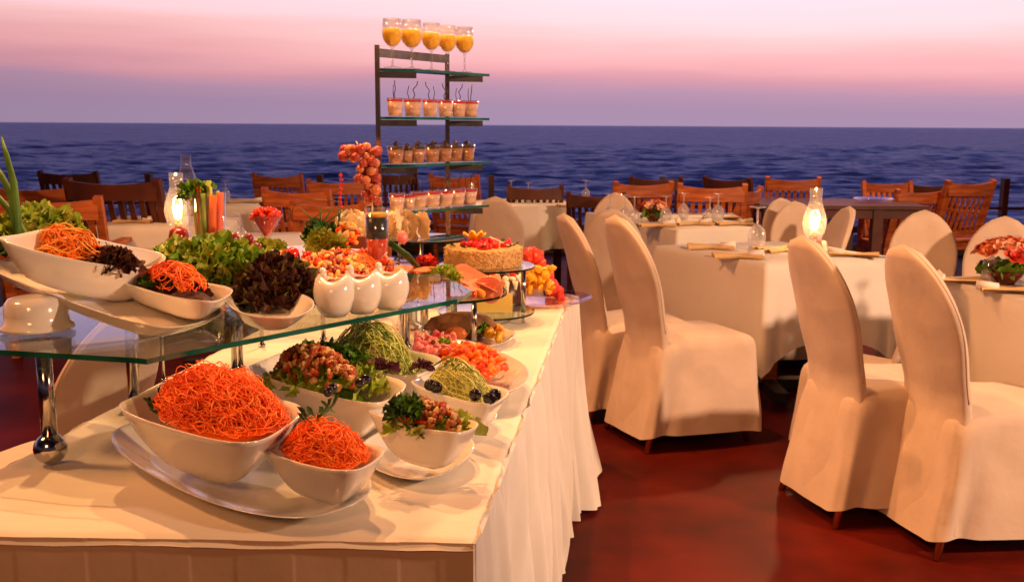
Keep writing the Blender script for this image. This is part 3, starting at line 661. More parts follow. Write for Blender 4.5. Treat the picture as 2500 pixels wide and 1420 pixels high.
lgs = [(P(1158, 850, TZ).x, P(1158, 850, TZ).y, .008), (P(1040, 808, TZ).x, P(1040, 808, TZ).y, .008), (-.33, 2.95, .008)]
glass_shelf([(c[0] + .185 * math.cos(k * math.pi / 32), c[1] + .185 * math.sin(k * math.pi / 32)) for k in range(64)], .905, .007, 'glass_tier', 'round glass tier carrying ham and orange slices', lgs, edge=gedge2)
cs = (-.085, 3.24)
t = thing('cake_stand', 'two-tier round glass stand holding the almond cake', 'cake stand', (cs[0], cs[1], TZ))
for zz, rr in ((.796, .16), (.946, .16)):
    mb = MB(); mb.disc((cs[0], cs[1], zz - .006), rr, .006, 56); mb.build('glass_tier', [pane, gedge2], t, smooth=False)
for a in (-20, 100, 220):
    x, y = cs[0] + .13 * math.cos(R(a)), cs[1] + .13 * math.sin(R(a)); mb = MB(); mb.tube([(x, y, TZ + .002), (x, y, .789)], .006, 14); mb.tube([(x, y, .797), (x, y, .939)], .008, 14); mb.build('leg', steel, t)
wd = (-.285, 3.2)
t = thing('glass_stand', 'round glass stand under the white chocolate curls', 'stand', (wd[0], wd[1], TZ))
mb = MB(); mb.disc((wd[0], wd[1], 1.034), .135, .006, 56); mb.build('glass_tier', [pane, gedge2], t, smooth=False)
for a in (270, 30, 150):
    x, y = wd[0] + .1 * math.cos(R(a)), wd[1] + .1 * math.sin(R(a)); mb = MB(); mb.tube([(x, y, TZ + .002), (x, y, 1.033)], .005, 12); mb.build('leg', steel, t)
# ------------------------------------------------------------------ food helpers
def rnd(a, b): return random.uniform(a, b)
def dome(mb, fr, hh, su=.8, m=0, cu=0, cv=0, z0=-.03, ns=10, jit=.1, pw=.6):
    def fn(u, v):
        r = u; a = v * 2 * math.pi; x = cu + su * r * math.cos(a); y = cv + su * r * math.sin(a)
        h = z0 + (hh - z0) * max(0, 1 - r * r) ** pw; h += .006 * noise.noise(V3((x * 5, y * 5, hh * 9))) * (1 - r)
        p = fr['c'] + fr['ex'] * x + fr['ey'] * y; return (p.x, p.y, fr['z'] + h)
    mb.grid(fn, ns, 24, m)
def strands(mb, fr, n, hh, su=.85, r=.0011, ln=.09, curl=.7, ms=(0,), cu=0, cv=0, z0=-.02, pw=.6, wild=.006, steps=9):
    ex, ey = fr['ex'], fr['ey']; R0 = (ex.length + ey.length) / 2 * su; dt = ln / steps / max(R0 * .8, .01)
    for _ in range(n):
        nz_ = rnd(.12, 1); a = rnd(0, 6.28); q = math.sqrt(1 - nz_ * nz_); nn_ = V3((q * math.cos(a), q * math.sin(a), nz_))
        t_ = V3((rnd(-1, 1), rnd(-1, 1), rnd(-1, 1))); t_ = (t_ - nn_ * t_.dot(nn_)).normalized(); cr = rnd(-curl, curl) * .5; lv = rnd(.80, 1.04); k2 = dt * rnd(.5, 1.25); ph = rnd(0, 6.28); pts = []
        for k in range(steps):
            l_ = lv * (1 + .07 * noise.noise(nn_ * 2.2) + wild * 5 * math.sin(k * .8 + ph)); h = max(0, nn_.z) ** (pw * 1.9)
            p = fr['c'] + ex * (cu + su * nn_.x * l_) + ey * (cv + su * nn_.y * l_); pts.append((p.x, p.y, fr['z'] + z0 + (hh - z0) * h * l_))
            nn_ = (nn_ + t_ * k2).normalized()
            if nn_.z < .06: t_.z = abs(t_.z) + .4
            t_ = (t_ - nn_ * t_.dot(nn_)).normalized(); t_ = t_ * math.cos(cr) + nn_.cross(t_) * math.sin(cr); cr += rnd(-.15, .15)
        mb.tube(pts, r * rnd(.8, 1.25), 4, random.choice(ms), cap=False)
def chunks(mb, fr, n, size, hh, su, ms, cu=0, cv=0, z0=-.01, pw=.6, el=(1, .7, .5), jit=.22, sub=1):
    for _ in range(n):
        a = rnd(0, 6.28); q = math.sqrt(random.random()); x = cu + su * q * math.cos(a); y = cv + su * q * math.sin(a)
        h = z0 + (hh - z0) * max(0, 1 - q * q) ** pw; p = fr['c'] + fr['ex'] * x + fr['ey'] * y; s = size * rnd(.6, 1.25)
        mb.blob((p.x, p.y, fr['z'] + h), (s * el[0], s * el[1], s * el[2]), random.choice(ms), jit, sub)
def leaf(mb, base, dirv, up, Ln, W, ruf=.25, m=0, nu=8, nv=8, curl=.5, k=3):
    d_ = V3(dirv).normalized(); u_ = V3(up); u_ = (u_ - d_ * u_.dot(d_)).normalized(); s_ = d_.cross(u_); ph = rnd(0, 6.28); ph2 = rnd(0, 6.28); b = V3(base)
    def fn(u, v):
        x = 2 * u - 1; w_ = W * (math.sin(math.pi * (v * .68 + .06)) ** .8) * (1 + .1 * math.sin(v * 17 + ph))
        e = abs(x) ** 1.5 * .9 + .8 * max(0, v - .6)
        z = curl * Ln * v * v * .6 + ruf * W * e * math.sin(k * 6.28 * (v + .15 * x) + ph + (2 if x > 0 else 0)) + ruf * .5 * W * e * math.sin(k * 13 * v + ph2) + W * .3 * x * x
        l_ = Ln * (v - .16 * x * x * v * v + .05 * math.sin(x * 11 + ph2) * v)
        return b + d_ * l_ + s_ * (x * w_) + u_ * z
    mb.grid(fn, nu, nv, m)
def frill(mb, base, dirv, up, R_, ruf, m=0, k=6, curl=.3, nu=20, nv=5):
    d_ = V3(dirv).normalized(); u_ = V3(up); u_ = (u_ - d_ * u_.dot(d_)).normalized(); s_ = d_.cross(u_); ph = rnd(0, 6.28); ph2 = rnd(0, 6.28); b = V3(base); sp_ = rnd(1.0, 1.45)
    def fn(u, v):
        f = (2 * u - 1) * sp_; rr = R_ * (.08 + .92 * v) * (1 + v * (.10 * math.sin(9 * f + ph) + .06 * math.sin(23 * f + ph2)))
        z = ruf * R_ * v * v * (math.sin(k * 1.5 * f + ph) + .45 * math.sin(k * 3.7 * f + ph2 + 2 * v)) + curl * R_ * v * v - .25 * R_ * abs(f) * v
        return b + d_ * (rr * math.cos(f)) + s_ * (rr * math.sin(f)) + u_ * z
    mb.grid(fn, nu, nv, m)
def leafheap(mb, c, rx, ry, hh, n, Ln, W, ms, ruf=.3, curl=.5, out=.6, ax=V3((1, 0, 0)), k=3):
    n = int(n * 1.25)
    ay = V3((-ax.y, ax.x, 0))
    for _ in range(n):
        a = rnd(0, 6.28); q = math.sqrt(random.random()); x, y = q * math.cos(a), q * math.sin(a)
        h = hh * max(0, 1 - q * q) ** .5 * rnd(.55, 1); p = V3(c) + ax * (x * rx) + ay * (y * ry) + V3((0, 0, h))
        o = (ax * x + ay * y) * out + V3((rnd(-.5, .5), rnd(-.5, .5), rnd(.1, .9))); upv = V3((rnd(-.5, .5), rnd(-.6, .3), 1)); R_ = Ln * .55 * rnd(.7, 1.25)
        frill(mb, p - o.normalized() * R_ * .5, o, upv, R_, ruf * .42, random.choice(ms), k + rnd(-1, 2), curl * rnd(-.4, .9))
def food(name, label, cat, fr_or_loc, group=None):
    loc = fr_or_loc['cb'] if isinstance(fr_or_loc, dict) else fr_or_loc
    return thing(name, label, cat, loc, group)
def frame(px, py, z, rx, ry, ang=0):
    c = P(px, py, z); a = R(ang); return dict(c=c, ex=V3((math.cos(a), math.sin(a), 0)) * rx, ey=V3((-math.sin(a), math.cos(a), 0)) * ry, z=z, cb=V3((c.x, c.y, z)))
# carrots
t = food('carrot_salad', 'big heap of shredded carrot in the large front bowl', 'salad', B1, 'shredded carrot heaps')
mb = MB(); dome(mb, B1, .048, .70, cu=.08, cv=.05, z0=-.02, pw=.9); strands(mb, B1, 850, .072, .84, .0010, .15, .9, (0, 0, 1, 2), z0=-.004, pw=.85, wild=.008, steps=18, cu=.08, cv=.05); strands(mb, B1, 110, .080, .84, .0009, .13, 1.0, (0, 2), z0=.0, pw=.8, wild=.02, steps=14, cu=.08, cv=.05); mb.build('shredded_carrot', carrot, t)
for _ in range(7):
    mb = MB(); a = rnd(2.4, 4.4); p = B1['c'] + B1['ex'] * .75 * math.cos(a) + B1['ey'] * .75 * math.sin(a); leaf(mb, (p.x, p.y, .90), (rnd(-1, 1), rnd(-1, 1), .4), (0, 0, 1), .022, .007, .3, 0, 4, 4); mb.build('herb_sprig', dgreen, t)
t = food('carrot_salad', 'small heap of shredded carrot in the frontmost bowl', 'salad', B2, 'shredded carrot heaps')
mb = MB(); dome(mb, B2, .034, .66, z0=-.015, pw=.7); strands(mb, B2, 480, .050, .82, .00095, .12, 1.0, (0, 0, 1, 2), z0=-.002, pw=.85, wild=.009, steps=14); strands(mb, B2, 70, .056, .8, .0008, .08, 1.2, (0, 2), z0=.0, pw=.8, wild=.03, steps=12); mb.build('shredded_carrot', carrot, t)
for _ in range(9):
    mb = MB(); p = B2['c'] + B2['ex'] * rnd(-.5, .3) + B2['ey'] * rnd(-.2, .6); leaf(mb, (p.x, p.y, .865 + rnd(.03, .055)), (rnd(-1, .5), rnd(-.5, 1), .3), (0, 0, 1), .035, .005, .2, 0, 4, 5); mb.build('herb_sprig', dgreen, t)
for _ in range(4):
    mb = MB(); p = B2['c'] + B2['ex'] * rnd(.35, .6) + B2['ey'] * rnd(-.6, -.3); leaf(mb, (p.x, p.y, .862), (rnd(-1, .5), rnd(-.5, 1), .3), (0, 0, 1), .02, .006, .2, 0, 4, 5); mb.build('herb_sprig', dgreen, t)
# chicken salad B3
t = food('chicken_salad', 'chicken and olive salad with dark herbs in the large middle bowl', 'salad', B3)
mb = MB(); dome(mb, B3, -.022, .7, m=1, z0=-.045); leafheap(mb, (B3['c'].x, B3['c'].y, B3['z'] - .012), .125, .085, .022, 80, .06, .022, (0, 2), .3); mb.build('lettuce', green, t)
mb = MB(); chunks(mb, B3, 260, .0092, .062, .60, (0, 0, 1, 2, 2, 1), cu=-.05, cv=-.22, z0=.0, jit=.3); mb.build('chicken_pieces', meat, t)
mb = MB(); p = P(800, 866, .92); leafheap(mb, (p.x, p.y, .905), .085, .03, .035, 50, .045, .015, (0, 1, 1), .5, k=4); mb.build('herbs', dgreen, t)
for (px, py) in ((878, 935), (802, 955), (893, 925), (812, 948)):
    mb = MB(); p = P(px, py, .90); mb.blob(p, (.012, .010, .009), 0, .03, 2); mb.build('olive', olive, t)
# cucumber B4
t = food('cucumber_salad', 'tall heap of shredded cucumber with purple leaves', 'salad', B4)
mb = MB(); dome(mb, B4, .06, .65, z0=-.03, cu=-.1, cv=.1, m=1, pw=.8); strands(mb, B4, 330, .085, .78, .0014, .11, .35, (0, 0, 1, 1, 2), z0=-.03, pw=.9, cu=-.1, cv=.1, steps=7); mb.build('shredded_cucumber', cuke, t)
mb = MB()
for (px, py, n) in ((945, 890, 12), (1035, 885, 10), (920, 880, 8)):
    p = P(px, py, .875); leafheap(mb, (p.x, p.y, .865), .02, .015, .012, n, .035, .013, (0,), .4)
mb.build('purple_leaves', [purple], t)
# B5
t = food('cucumber_salad', 'low heap of pale cucumber shreds dotted with black olive halves', 'salad', B5)
mb = MB(); dome(mb, B5, .045, .7, z0=-.03, pw=.8); strands(mb, B5, 260, .06, .8, .0013, .08, .4, (0, 0, 0, 1), z0=-.02, pw=.9, steps=7)
for _ in range(5):
    p = B5['c'] + B5['ex'] * rnd(-.3, .3) + B5['ey'] * rnd(-.3, .3); mb.tube([p + V3((-.02, -.015, .05)), p + V3((0, 0, .063)), p + V3((.025, -.01, .045))], .0016, 5, 2)
mb.build('shredded_cucumber', cuke, t)
for (px, py) in ((1160, 966), (1208, 966), (1195, 975), (1050, 942), (1065, 948)):
    mb = MB(); p = P(px, py, .868); mb.tube([p, p + V3((.0, .007, .003))], .0125, 18); mb.build('olive_half', olive, t)
# B6
t = food('herb_salad', 'curly dark herbs with roast chicken pieces in the small bowl', 'salad', B6)
mb = MB(); dome(mb, B6, .0, .8, 0, z0=-.035); leafheap(mb, (B6['c'].x + .02, B6['c'].y - .01, B6['z'] - .012), .08, .05, .02, 30, .045, .016, (0, 2), .3); mb.build('lettuce', green, t)
mb = MB(); chunks(mb, B6, 130, .009, .036, .7, (0, 0, 1, 2), cu=.15, cv=-.15, z0=-.002); mb.build('chicken_pieces', meat, t)
mb = MB(); p = P(990, 995, .9); leafheap(mb, (p.x, p.y, .880), .034, .028, .04, 40, .034, .011, (0, 1, 1), .6, k=4); mb.build('herbs', dgreen, t)
mb = MB(); p = P(950, 1005, .9)
for k in range(4): mb.tube([P(945 + k * 14, 1018 + k * 3, .875), P(1000 + k * 14, 1022 + k * 3, .88), P(1030 + k * 10, 1035, .872)], .0035, 6)
mb.build('red_pepper_strips', redp, t)
# red pepper platter
t = food('pepper_salad', 'sliced red peppers, tomato and pink radish spread on the oval platter', 'salad', O1)
mb = MB()
for _ in range(190):
    u_, v_ = rnd(-.75, .6), rnd(-.42, .42); p = O1['c'] + (P(1250, 930, .8) - P(1010, 830, .8)).normalized() * (u_ * .18) + V3((.6, .7, 0)) * (v_ * .12)
    z = .80 + .05 * max(0, 1 - (u_ / .8) ** 2) * max(0, 1 - (v_ / .5) ** 2) * rnd(.4, 1.1); a = rnd(0, 6.28); l_ = rnd(.018, .04)
    mb.tube([(p.x, p.y, z), (p.x + math.cos(a) * l_ * .5, p.y + math.sin(a) * l_ * .5, z + .006), (p.x + math.cos(a) * l_, p.y + math.sin(a) * l_, z)], [.005, .0085, .004], 7, random.choice((0, 1, 1, 2)))
mb.build('pepper_slices', redp, t)
mb = MB()
for _ in range(40):
    p = P(rnd(1005, 1110), rnd(818, 858), .835); mb.blob(p, (.016, .012, .005), 0, .1, 1)
mb.build('radish_slices', pink, t)
mb = MB(); p = P(1090, 845, .83); leafheap(mb, (p.x, p.y, .825), .04, .02, .02, 12, .04, .012, (0, 2), .4); mb.build('lettuce', green, t)
# big boat bowl
t = food('boat_bowl_salad', 'salad of lettuce, orange shreds and dark leaves with upright leeks, at left', 'salad', BB)
mb = MB(); p = P(100, 575, 1.15); leafheap(mb, (p.x, p.y, 1.155), .085, .045, .055, 75, .07, .026, (0, 0, 2), .35); mb.build('lettuce', green, t)
f1 = frame(160, 612, 1.14, .088, .048, -14); mb = MB(); dome(mb, f1, .022, .7, m=1); strands(mb, f1, 130, .05, .95, .0017, .10, 1.0, (0, 1, 1, 2, 2), z0=-.01, pw=.9, wild=.025); mb.build('shredded_carrot', [carrot[0], mat('orange_shred', (.85, .26, .02), rough=.4), mat('yellow_shred', (.9, .42, .06), rough=.4)], t)
mb = MB(); p = P(240, 636, 1.12); leafheap(mb, (p.x, p.y, 1.105), .075, .04, .035, 110, .05, .02, (0, 1), .5); mb.build('red_leaves', redleaf, t)
mb = MB(); p = P(10, 600, 1.13)
leafheap(mb, (p.x, p.y, 1.12), .05, .05, .03, 30, .07, .02, (0, 1), .4); mb.build('herbs', dgreen, t)
for (bx_, by_, tx, ty, w_) in ((40, 610, 4, 335, .012), (45, 600, -10, 400, .013), (60, 615, -30, 450, .011), (70, 612, -12, 480, .010)):
    mb = MB(); a = Q(bx_, by_, 2.02); b_ = Q(tx, ty, 2.08); md = a.lerp(b_, .55) + V3((.012, 0, .01)); mb.tube([a, a.lerp(md, .5) + V3((.004, 0, 0)), md, md.lerp(b_, .6), b_], [w_ * .7, w_ * .7, w_ * .6, w_ * .45, w_ * .15], 10); mb.build('leek', dgreen[1], t)
# small bowl on tray
t = food('carrot_leaf_salad', 'shredded carrot over dark leaves in the small bowl on the tilted tray', 'salad', SB)
mb = MB(); dome(mb, SB, .0, .8, z0=-.03); leafheap(mb, (SB['c'].x, SB['c'].y, SB['z'] - .01), .06, .04, .02, 40, .045, .015, (0, 1), .5); mb.build('red_leaves', redleaf, t)
mb = MB(); strands(mb, SB, 150, .05, .62, .0014, .08, .8, (0, 1, 2), z0=.0, wild=.006); mb.build('shredded_carrot', carrot, t)
mb = MB(); leafheap(mb, (SB['c'].x - .02, SB['c'].y, SB['z'] + .0), .06, .04, .015, 12, .04, .008, (0, 1), .4); mb.build('herbs', dgreen, t)
# lettuce heap
pl_ = P(490, 700, 1.0)
t = thing('lettuce_heap', 'big mound of green curly lettuce and dark red lettuce behind the tilted tray', 'lettuce', LP['cb'])
mb = MB(); p = P(500, 705, 1.03); leafheap(mb, (p.x, p.y + .05, 1.02), .15, .10, .115, 210, .075, .032, (0, 0, 1, 2), .5, k=4, ax=V3((.95, .3, 0)).normalized()); p = P(470, 660, 1.05)
leafheap(mb, (p.x, p.y + .02, 1.03), .12, .08, .09, 90, .07, .03, (0, 0, 1, 2), .5, k=4)
p = P(575, 700, 1.03); leafheap(mb, (p.x, p.y, 1.03), .07, .06, .06, 60, .06, .028, (0, 0, 1), .5, k=4); mb.build('green_lettuce', green, t)
mb = MB(); p = P(672, 735, 1.02); leafheap(mb, (p.x, p.y + .03, 1.01), .088, .07, .10, 190, .06, .026, (0, 0, 1, 0, 2), .55, k=4); mb.build('red_lettuce', redleaf, t)
# ------------------------------------------------------------------ three pots
def pot(px, py, lab, fill):
    p = P(px, py, SZ); p.y += .03; t = thing('sauce_pot', lab, 'pot', (p.x, p.y, SZ + .001), 'white rounded sauce pots')
    mb = MB(); mb.lathe([(0, 0), (.022, 0), (.032, .012), (.039, .034), (.040, .050), (.035, .068), (.026, .076), (.022, .074), (.031, .066), (.036, .05), (.034, .034), (.028, .016), (0, .006)], (p.x, p.y, SZ + .001), 36)
    for v in mb.v:
        if v.z > SZ + .06: v.z += .006 * math.cos(2 * math.atan2(v.y - p.y, v.x - p.x))
    mb.build('body', porc, t)
    mb = MB(); mb.lathe([(0, .062), (.030, .063)], (p.x, p.y, SZ), 24); mb.build('sauce', fill, t)
    mb = MB(); mb.tube([(p.x - .018, p.y, SZ + .07), (p.x - .02, p.y - .004, SZ + .088)], [.007, .006], 10); mb.blob((p.x - .02, p.y - .004, SZ + .089), .0068, 0, 0, 2); mb.build('knob', porc, t); t.scale = (1.12, 1.12, 1.12)
pot(811, 778, 'leftmost white rounded pot, nearest the red lettuce', yellow[1]); pot(878, 770, 'middle of the three white rounded pots', redjelly); pot(947, 760, 'rightmost white rounded pot, farthest along the glass shelf', yellow[2])
# ------------------------------------------------------------------ goblets, cups
def goblet(label, group, inverted=False, juice_=False, s=1.0, loc=(0, 0, 0)):
    pr = [(.033, .0), (.032, .0025), (.008, .006), (.004, .012), (.0038, .062), (.006, .07), (.018, .079), (.030, .094), (.0355, .113), (.035, .135), (.031, .168), (.0302, .168), (.034, .135)]
    t = thing('wine_glass', label, 'glass', (0, 0, 0), group)
    if inverted: pr = [(r_, .168 - z) for r_, z in pr][::-1]
    mb = MB(); mb.lathe([(r_ * s, z * s) for r_, z in pr], (0, 0, 0), 28); mb.build('glass', stemglass if inverted else glass, t)
    if juice_:
        mb = MB(); mb.lathe([(0, .074), (.015, .0785), (.0285, .094), (.0340, .113), (.0335, .133), (0, .133)], (0, 0, 0), 28); mb.build('juice', juice, t)
    return t
# dessert tower
PA = Q(921, 120, 3.48); PD = Q(1092, 150, 3.76)
pa = V3((PA.x, PA.y, 0)); pd_ = V3((PD.x, PD.y, 0)); dv = (pd_ - pa); arm = V3((.128, .033, 0))
tw = thing('dessert_tower', 'tall steel and green glass shelf tower holding juice and desserts', 'shelf tower', ((pa.x + pd_.x) / 2, (pa.y + pd_.y) / 2, TZ))
gold = mat('bronze_bar', (.60, .52, .38), (.36, .30, .20), rough=.22, metal=1, scale=14)
for q_, top in ((pa, 1.665), (pd_, 1.655)):
    mb = MB(); mb.bar((q_.x, q_.y, TZ), (q_.x, q_.y, top), .022, .016); mb.build('post', mat('post_metal', (.42, .40, .37), (.22, .20, .18), rough=.2, metal=1, scale=9), tw, smooth=False)
mb = MB(); mb.bar((pa.x, pa.y, 1.640), (pd_.x, pd_.y, 1.637), .01, .028); mb.build('crossbar', gold, tw, smooth=False)
lev = [1.588, 1.425, 1.262, 1.098]
for zz in lev:
    mb = MB(); e0 = pa + dv * -.01; pts = [pa - dv * .02, pa - dv * .02 + arm, pd_ + arm + dv * .12, pd_ + dv * .12]
    mb.prism([(p.x, p.y) for p in pts], zz - .009, zz, 0, 1); mb.build('glass_shelf', [pane, gedge], tw, smooth=False)
    for q_ in (pa, pd_):
        mb = MB(); mb.bar((q_.x, q_.y, zz - .021), (q_.x + arm.x, q_.y + arm.y, zz - .021), .02, .021); mb.build('bracket', gold, tw, smooth=False)
def shelfpos(px, zz, dep):
    """point on the shelf strip at lateral pixel px, dep 0..1 across"""
    best = None
    for k in range(200):
        s_ = -.05 + 1.25 * k / 199; p = pa + dv * s_ + arm * dep; d_ = V3((p.x, p.y, zz)) - CP; x = 1250 + FP * d_.dot(cR) / d_.dot(cF)
        if best is None or abs(x - px) < best[0]: best = (abs(x - px), p)
    p = best[1]; return V3((p.x, p.y, zz + .0006))
gp = goblet('', 'wine glasses of orange juice', False, True); gu = []
for px, dep, lab in ((958, .45, 'juice glass nearest the left post on top of the tower'), (1006, .5, 'second juice glass from the left post on the tower top'), (1054, .5, 'middle juice glass on the tower top'), (1092, .35, 'juice glass just left of the last one, overlapping its neighbour'), (1134, .55, 'juice glass at the right end of the tower top')):
    put(gp, gu, shelfpos(px, lev[0], dep), 0, lab, (.98, .98, .98) if px != 1006 else (1.08, 1.08, 1.0))
def cup(fill, top, name, stick, label='', grp='', cat='dessert'):
    t = thing(name, label, cat, (0, 0, 0), grp)
    mb = MB(); mb.lathe([(0, .001), (.0195, .001), (.0215, .02), (.0262, .058), (.0256, .058), (.0210, .02)], (0, 0, 0), 24); mb.build('cup', glass, t)
    mb = MB(); mb.lathe([(0, .003), (.019, .003), (.0208, .02), (.0243, .046), (0, .046)], (0, 0, 0), 24); mb.build('filling', fill, t)
    mb = MB(); mb.lathe([(.0245, .0462), (.0253, .053), (.012, .054), (0, .0545)], (0, 0, 0), 24); mb.build('topping', top, t)
    if stick == 1:
        mb = MB(); mb.tube([(0, 0, .05), (.006, .002, .07), (.001, -.002, .085), (.012, 0, .10), (.014, .0, .112)], .0014, 6); mb.tube([(-.008, .004, .05), (-.014, .005, .075), (-.010, .004, .098)], .0011, 6); mb.build('chocolate_curl', darkchoc, t)
    else:
        mb = MB(); mb.tube([(-.02, 0, .052), (-.002, .004, .062), (.006, .0, .07)], .004, 7); mb.tube([(.0, .01, .054), (.012, -.006, .066)], .0035, 7); mb.blob((.004, 0, .058), (.01, .007, .006), 0, .25, 1); mb.build('chocolate_curl', darkchoc, t)
    return t
c1 = cup(cream, redjelly, 'dessert_cup', 1, grp='peach cream cups with red jelly and chocolate curl'); u1 = []
c2 = cup(choc, darkchoc, 'dessert_cup', 2, grp='chocolate mousse cups'); u2 = []
ordn = ['first', 'second', 'third', 'fourth', 'fifth', 'sixth', 'seventh']
for i, px in enumerate((965, 1008, 1050, 1088, 1120, 1149)): put(c1, u1, shelfpos(px, lev[1], .5 if i != 4 else .3), rnd(0, 6), f'peach cream cup, {ordn[i]} from the left on the shelf below the juice', (1.3, 1.3, 1.1) if i in (1,) else (1.15, 1.15, 1.1))
for i, px in enumerate((966, 992, 1020, 1055, 1085, 1112, 1141)): put(c2, u2, shelfpos(px, lev[2], .5 if i % 2 == 0 else .42), rnd(0, 6), f'chocolate mousse cup, {ordn[i]} from the left on the tower', (1.15, 1.15, 1.1) if i != 1 else 1)
for i, px in enumerate((969, 998, 1024, 1057, 1088, 1118, 1147)): put(c1, u1, shelfpos(px, lev[3], .5 if i % 2 == 0 else .45), rnd(0, 6), f'peach cream cup, {ordn[i]} from the left on the lowest tower shelf', (1.15, 1.15, 1.1) if i != 1 else 1)
# ------------------------------------------------------------------ grapes
gq = Q(893, 420, 3.30)
t = thing('grape_bunch', 'hanging bunch of red grapes against the left tower post', 'grapes', (gq.x, gq.y, gq.z - .1))
gm = MB(); gm.blob((0, 0, 0), .0165, 0, .0, 2); g0 = None
spots = []
for k in range(900):
    v = random.random(); z = .085 - .185 * v; wr = (.055 if v < .35 else .04) * (1 - .35 * v); a = rnd(0, 6.28); rr = wr * math.sqrt(random.random())
    x = rr * math.cos(a) + (-.012 + .035 * v); y = rr * math.sin(a) * .7
    if v < .2: x = x * 1.2 - .008
    if all((x - s[0]) ** 2 + (y - s[1]) ** 2 + (z - s[2]) ** 2 > .026 ** 2 for s in spots): spots.append((x, y, z))
for (x, y, z) in spots[:60]:
    if g0 is None: g0 = gm.build('grape', grapeM, t, origin=(0, 0, 0)); g1 = gm.build('grape', mat('pale_grape', (.72, .34, .14), (.55, .16, .07), rough=.2, scale=20, sss=.2), t, origin=(0, 0, 0)); g1.location = (spots[1][0], spots[1][1], spots[1][2] + .1); gg = g0
    elif (x, y, z) == spots[1]: continue
    else: gg = random.choice((g0, g0, g1)).copy(); sc.collection.objects.link(gg); gg.parent = t
    gg.location = (x, y, z + .1); s_ = rnd(.85, 1.15); gg.scale = (s_, s_, s_)
mb = MB(); mb.tube([(gq.x - .03, gq.y, gq.z + .1), (gq.x - .005, gq.y, gq.z + .05), (gq.x + .02, gq.y, gq.z - .08)], .002, 6); mb.tube([(gq.x + .02, gq.y, gq.z - .09), (gq.x + .01, gq.y + .05, gq.z - .2), (gq.x, gq.y + .08, TZ + .02)], .003, 6); mb.build('stem', rind, t)
# ------------------------------------------------------------------ cake, white chocolate, fruits
t = thing('almond_cake', 'round cake with crumb-coated sides and strawberries on top', 'cake', (cs[0] - .01, cs[1], .9475))
cc_ = (cs[0] - .01, cs[1])
mb = MB()
mb.lathe([(0, .001), (.124, .001), (.127, .006), (.128, .03), (.127, .056), (.122, .062), (0, .062)], (cc_[0], cc_[1], .9465), 90)
for v in mb.v:
    n_ = noise.noise(v * 160) * .0022; dxy = V3((v.x - cc_[0], v.y - cc_[1], 0))
    if dxy.length > .1: v += dxy.normalized() * n_
for _ in range(420):
    a = rnd(0, 6.28); mb.blob((cc_[0] + .128 * math.cos(a), cc_[1] + .128 * math.sin(a), .9465 + rnd(.004, .06)), (.0045, .0028, .0015), 0, .2, 0)
mb.build('cake_body', crumb, t)
for _ in range(26):
    a = rnd(0, 6.28); q = rnd(.04, .105); mb = MB(); mb.blob((cc_[0] + q * math.cos(a), cc_[1] + q * math.sin(a), 1.017), (.013, .011, .010), 0, .1, 1); mb.build('strawberry', redjelly, t)
mb = MB()
for _ in range(26):
    a = rnd(0, 6.28); leaf(mb, (cc_[0] + .1 * math.cos(a), cc_[1] + .1 * math.sin(a), 1.011), (math.cos(a), math.sin(a), .3), (0, 0, 1), .02, .006, .3, 0, 3, 3)
mb.build('mint_leaves', dgreen, t)
mb = MB()
for k in range(7):
    a = k * .9; b_ = Q(1158, 592, 3.3); leaf(mb, b_, (math.cos(a) * .7, math.sin(a) * .5, 1.2), (math.cos(a), math.sin(a), 0), .05, .012, .1, 0, 4, 5, curl=.5)
mb.build('yellow_fruit_flower', yellow[0], t)
mb = MB(); mb.bar(Q(1195, 578, 3.2), Q(1245, 600, 3.2), .01, .003); mb.build('wafer', whipped, t)
# white chocolate curls
def curls(px, py, n, Y, wdt, hh, lab, zb):
    p = Q(px, py, Y); t = thing('white_chocolate_curls', lab, 'dessert', (p.x, p.y, zb)); mb = MB()
    for k in range(n):
        b_ = V3((p.x + rnd(-wdt, wdt), p.y + rnd(-.04, .04), zb + .001)); leaf(mb, b_, (rnd(-.5, .5), rnd(-.3, .3), 1), (rnd(-1, 1), -1, .2), hh * rnd(.7, 1.1), rnd(.022, .036), .22, 0, 8, 10, curl=rnd(-.2, .5), k=1)
    mb.build('curls', wchoc, t); return t
t = curls(1010, 575, 15, 3.17, .075, .09, 'white chocolate curls with a pink radish on the glass stand', 1.041)
mb = MB(); p = P(985, 580, 1.055); mb.blob((p.x, p.y - .02, 1.058), (.021, .016, .016), 0, .1, 2); mb.build('radish', pink, t)
# ham platter on round tier
t = thing('ham_platter_food', 'ham and salmon slices with orange wedges and lettuce on the round glass tier', 'cold cuts', (c[0], c[1], .906) if not isinstance(c, V3) else (-.2, 2.96, .906))
fr = dict(c=V3((-.2, 2.94, .91)), ex=V3((.17, 0, 0)), ey=V3((0, .14, 0)), z=.91)
mb = MB()
for k in range(34):
    u_ = -.95 + 1.9 * k / 33; x = -.2 + .16 * u_; y = 2.87 + .03 * math.sin(k) + .02 * abs(u_); r_ = rnd(.028, .042)
    e_ = Euler((rnd(.2, .9), rnd(-.3, .3), rnd(0, 6))).to_matrix(); n_ = 14; ctr = V3((x, y + rnd(0, .06), .925 + rnd(0, .02)))
    vs = [ctr + e_ @ V3((r_ * math.cos(2 * math.pi * j / n_), r_ * .8 * math.sin(2 * math.pi * j / n_), z_)) for z_ in (0, .003) for j in range(n_)]
    mb.add(vs, [tuple(range(n_ - 1, -1, -1)), tuple(range(n_, 2 * n_))] + [(j, (j + 1) % n_, n_ + (j + 1) % n_, n_ + j) for j in range(n_)], random.choice((0, 0, 1)))
for k in range(26):
    px_ = rnd(930, 1050); p_ = Q(px_, rnd(652, 700) - 0.0 * px_, rnd(2.86, 2.98)); mb.blob(p_, (.035, .028, .006), random.choice((0, 1)), .12, 1, False)
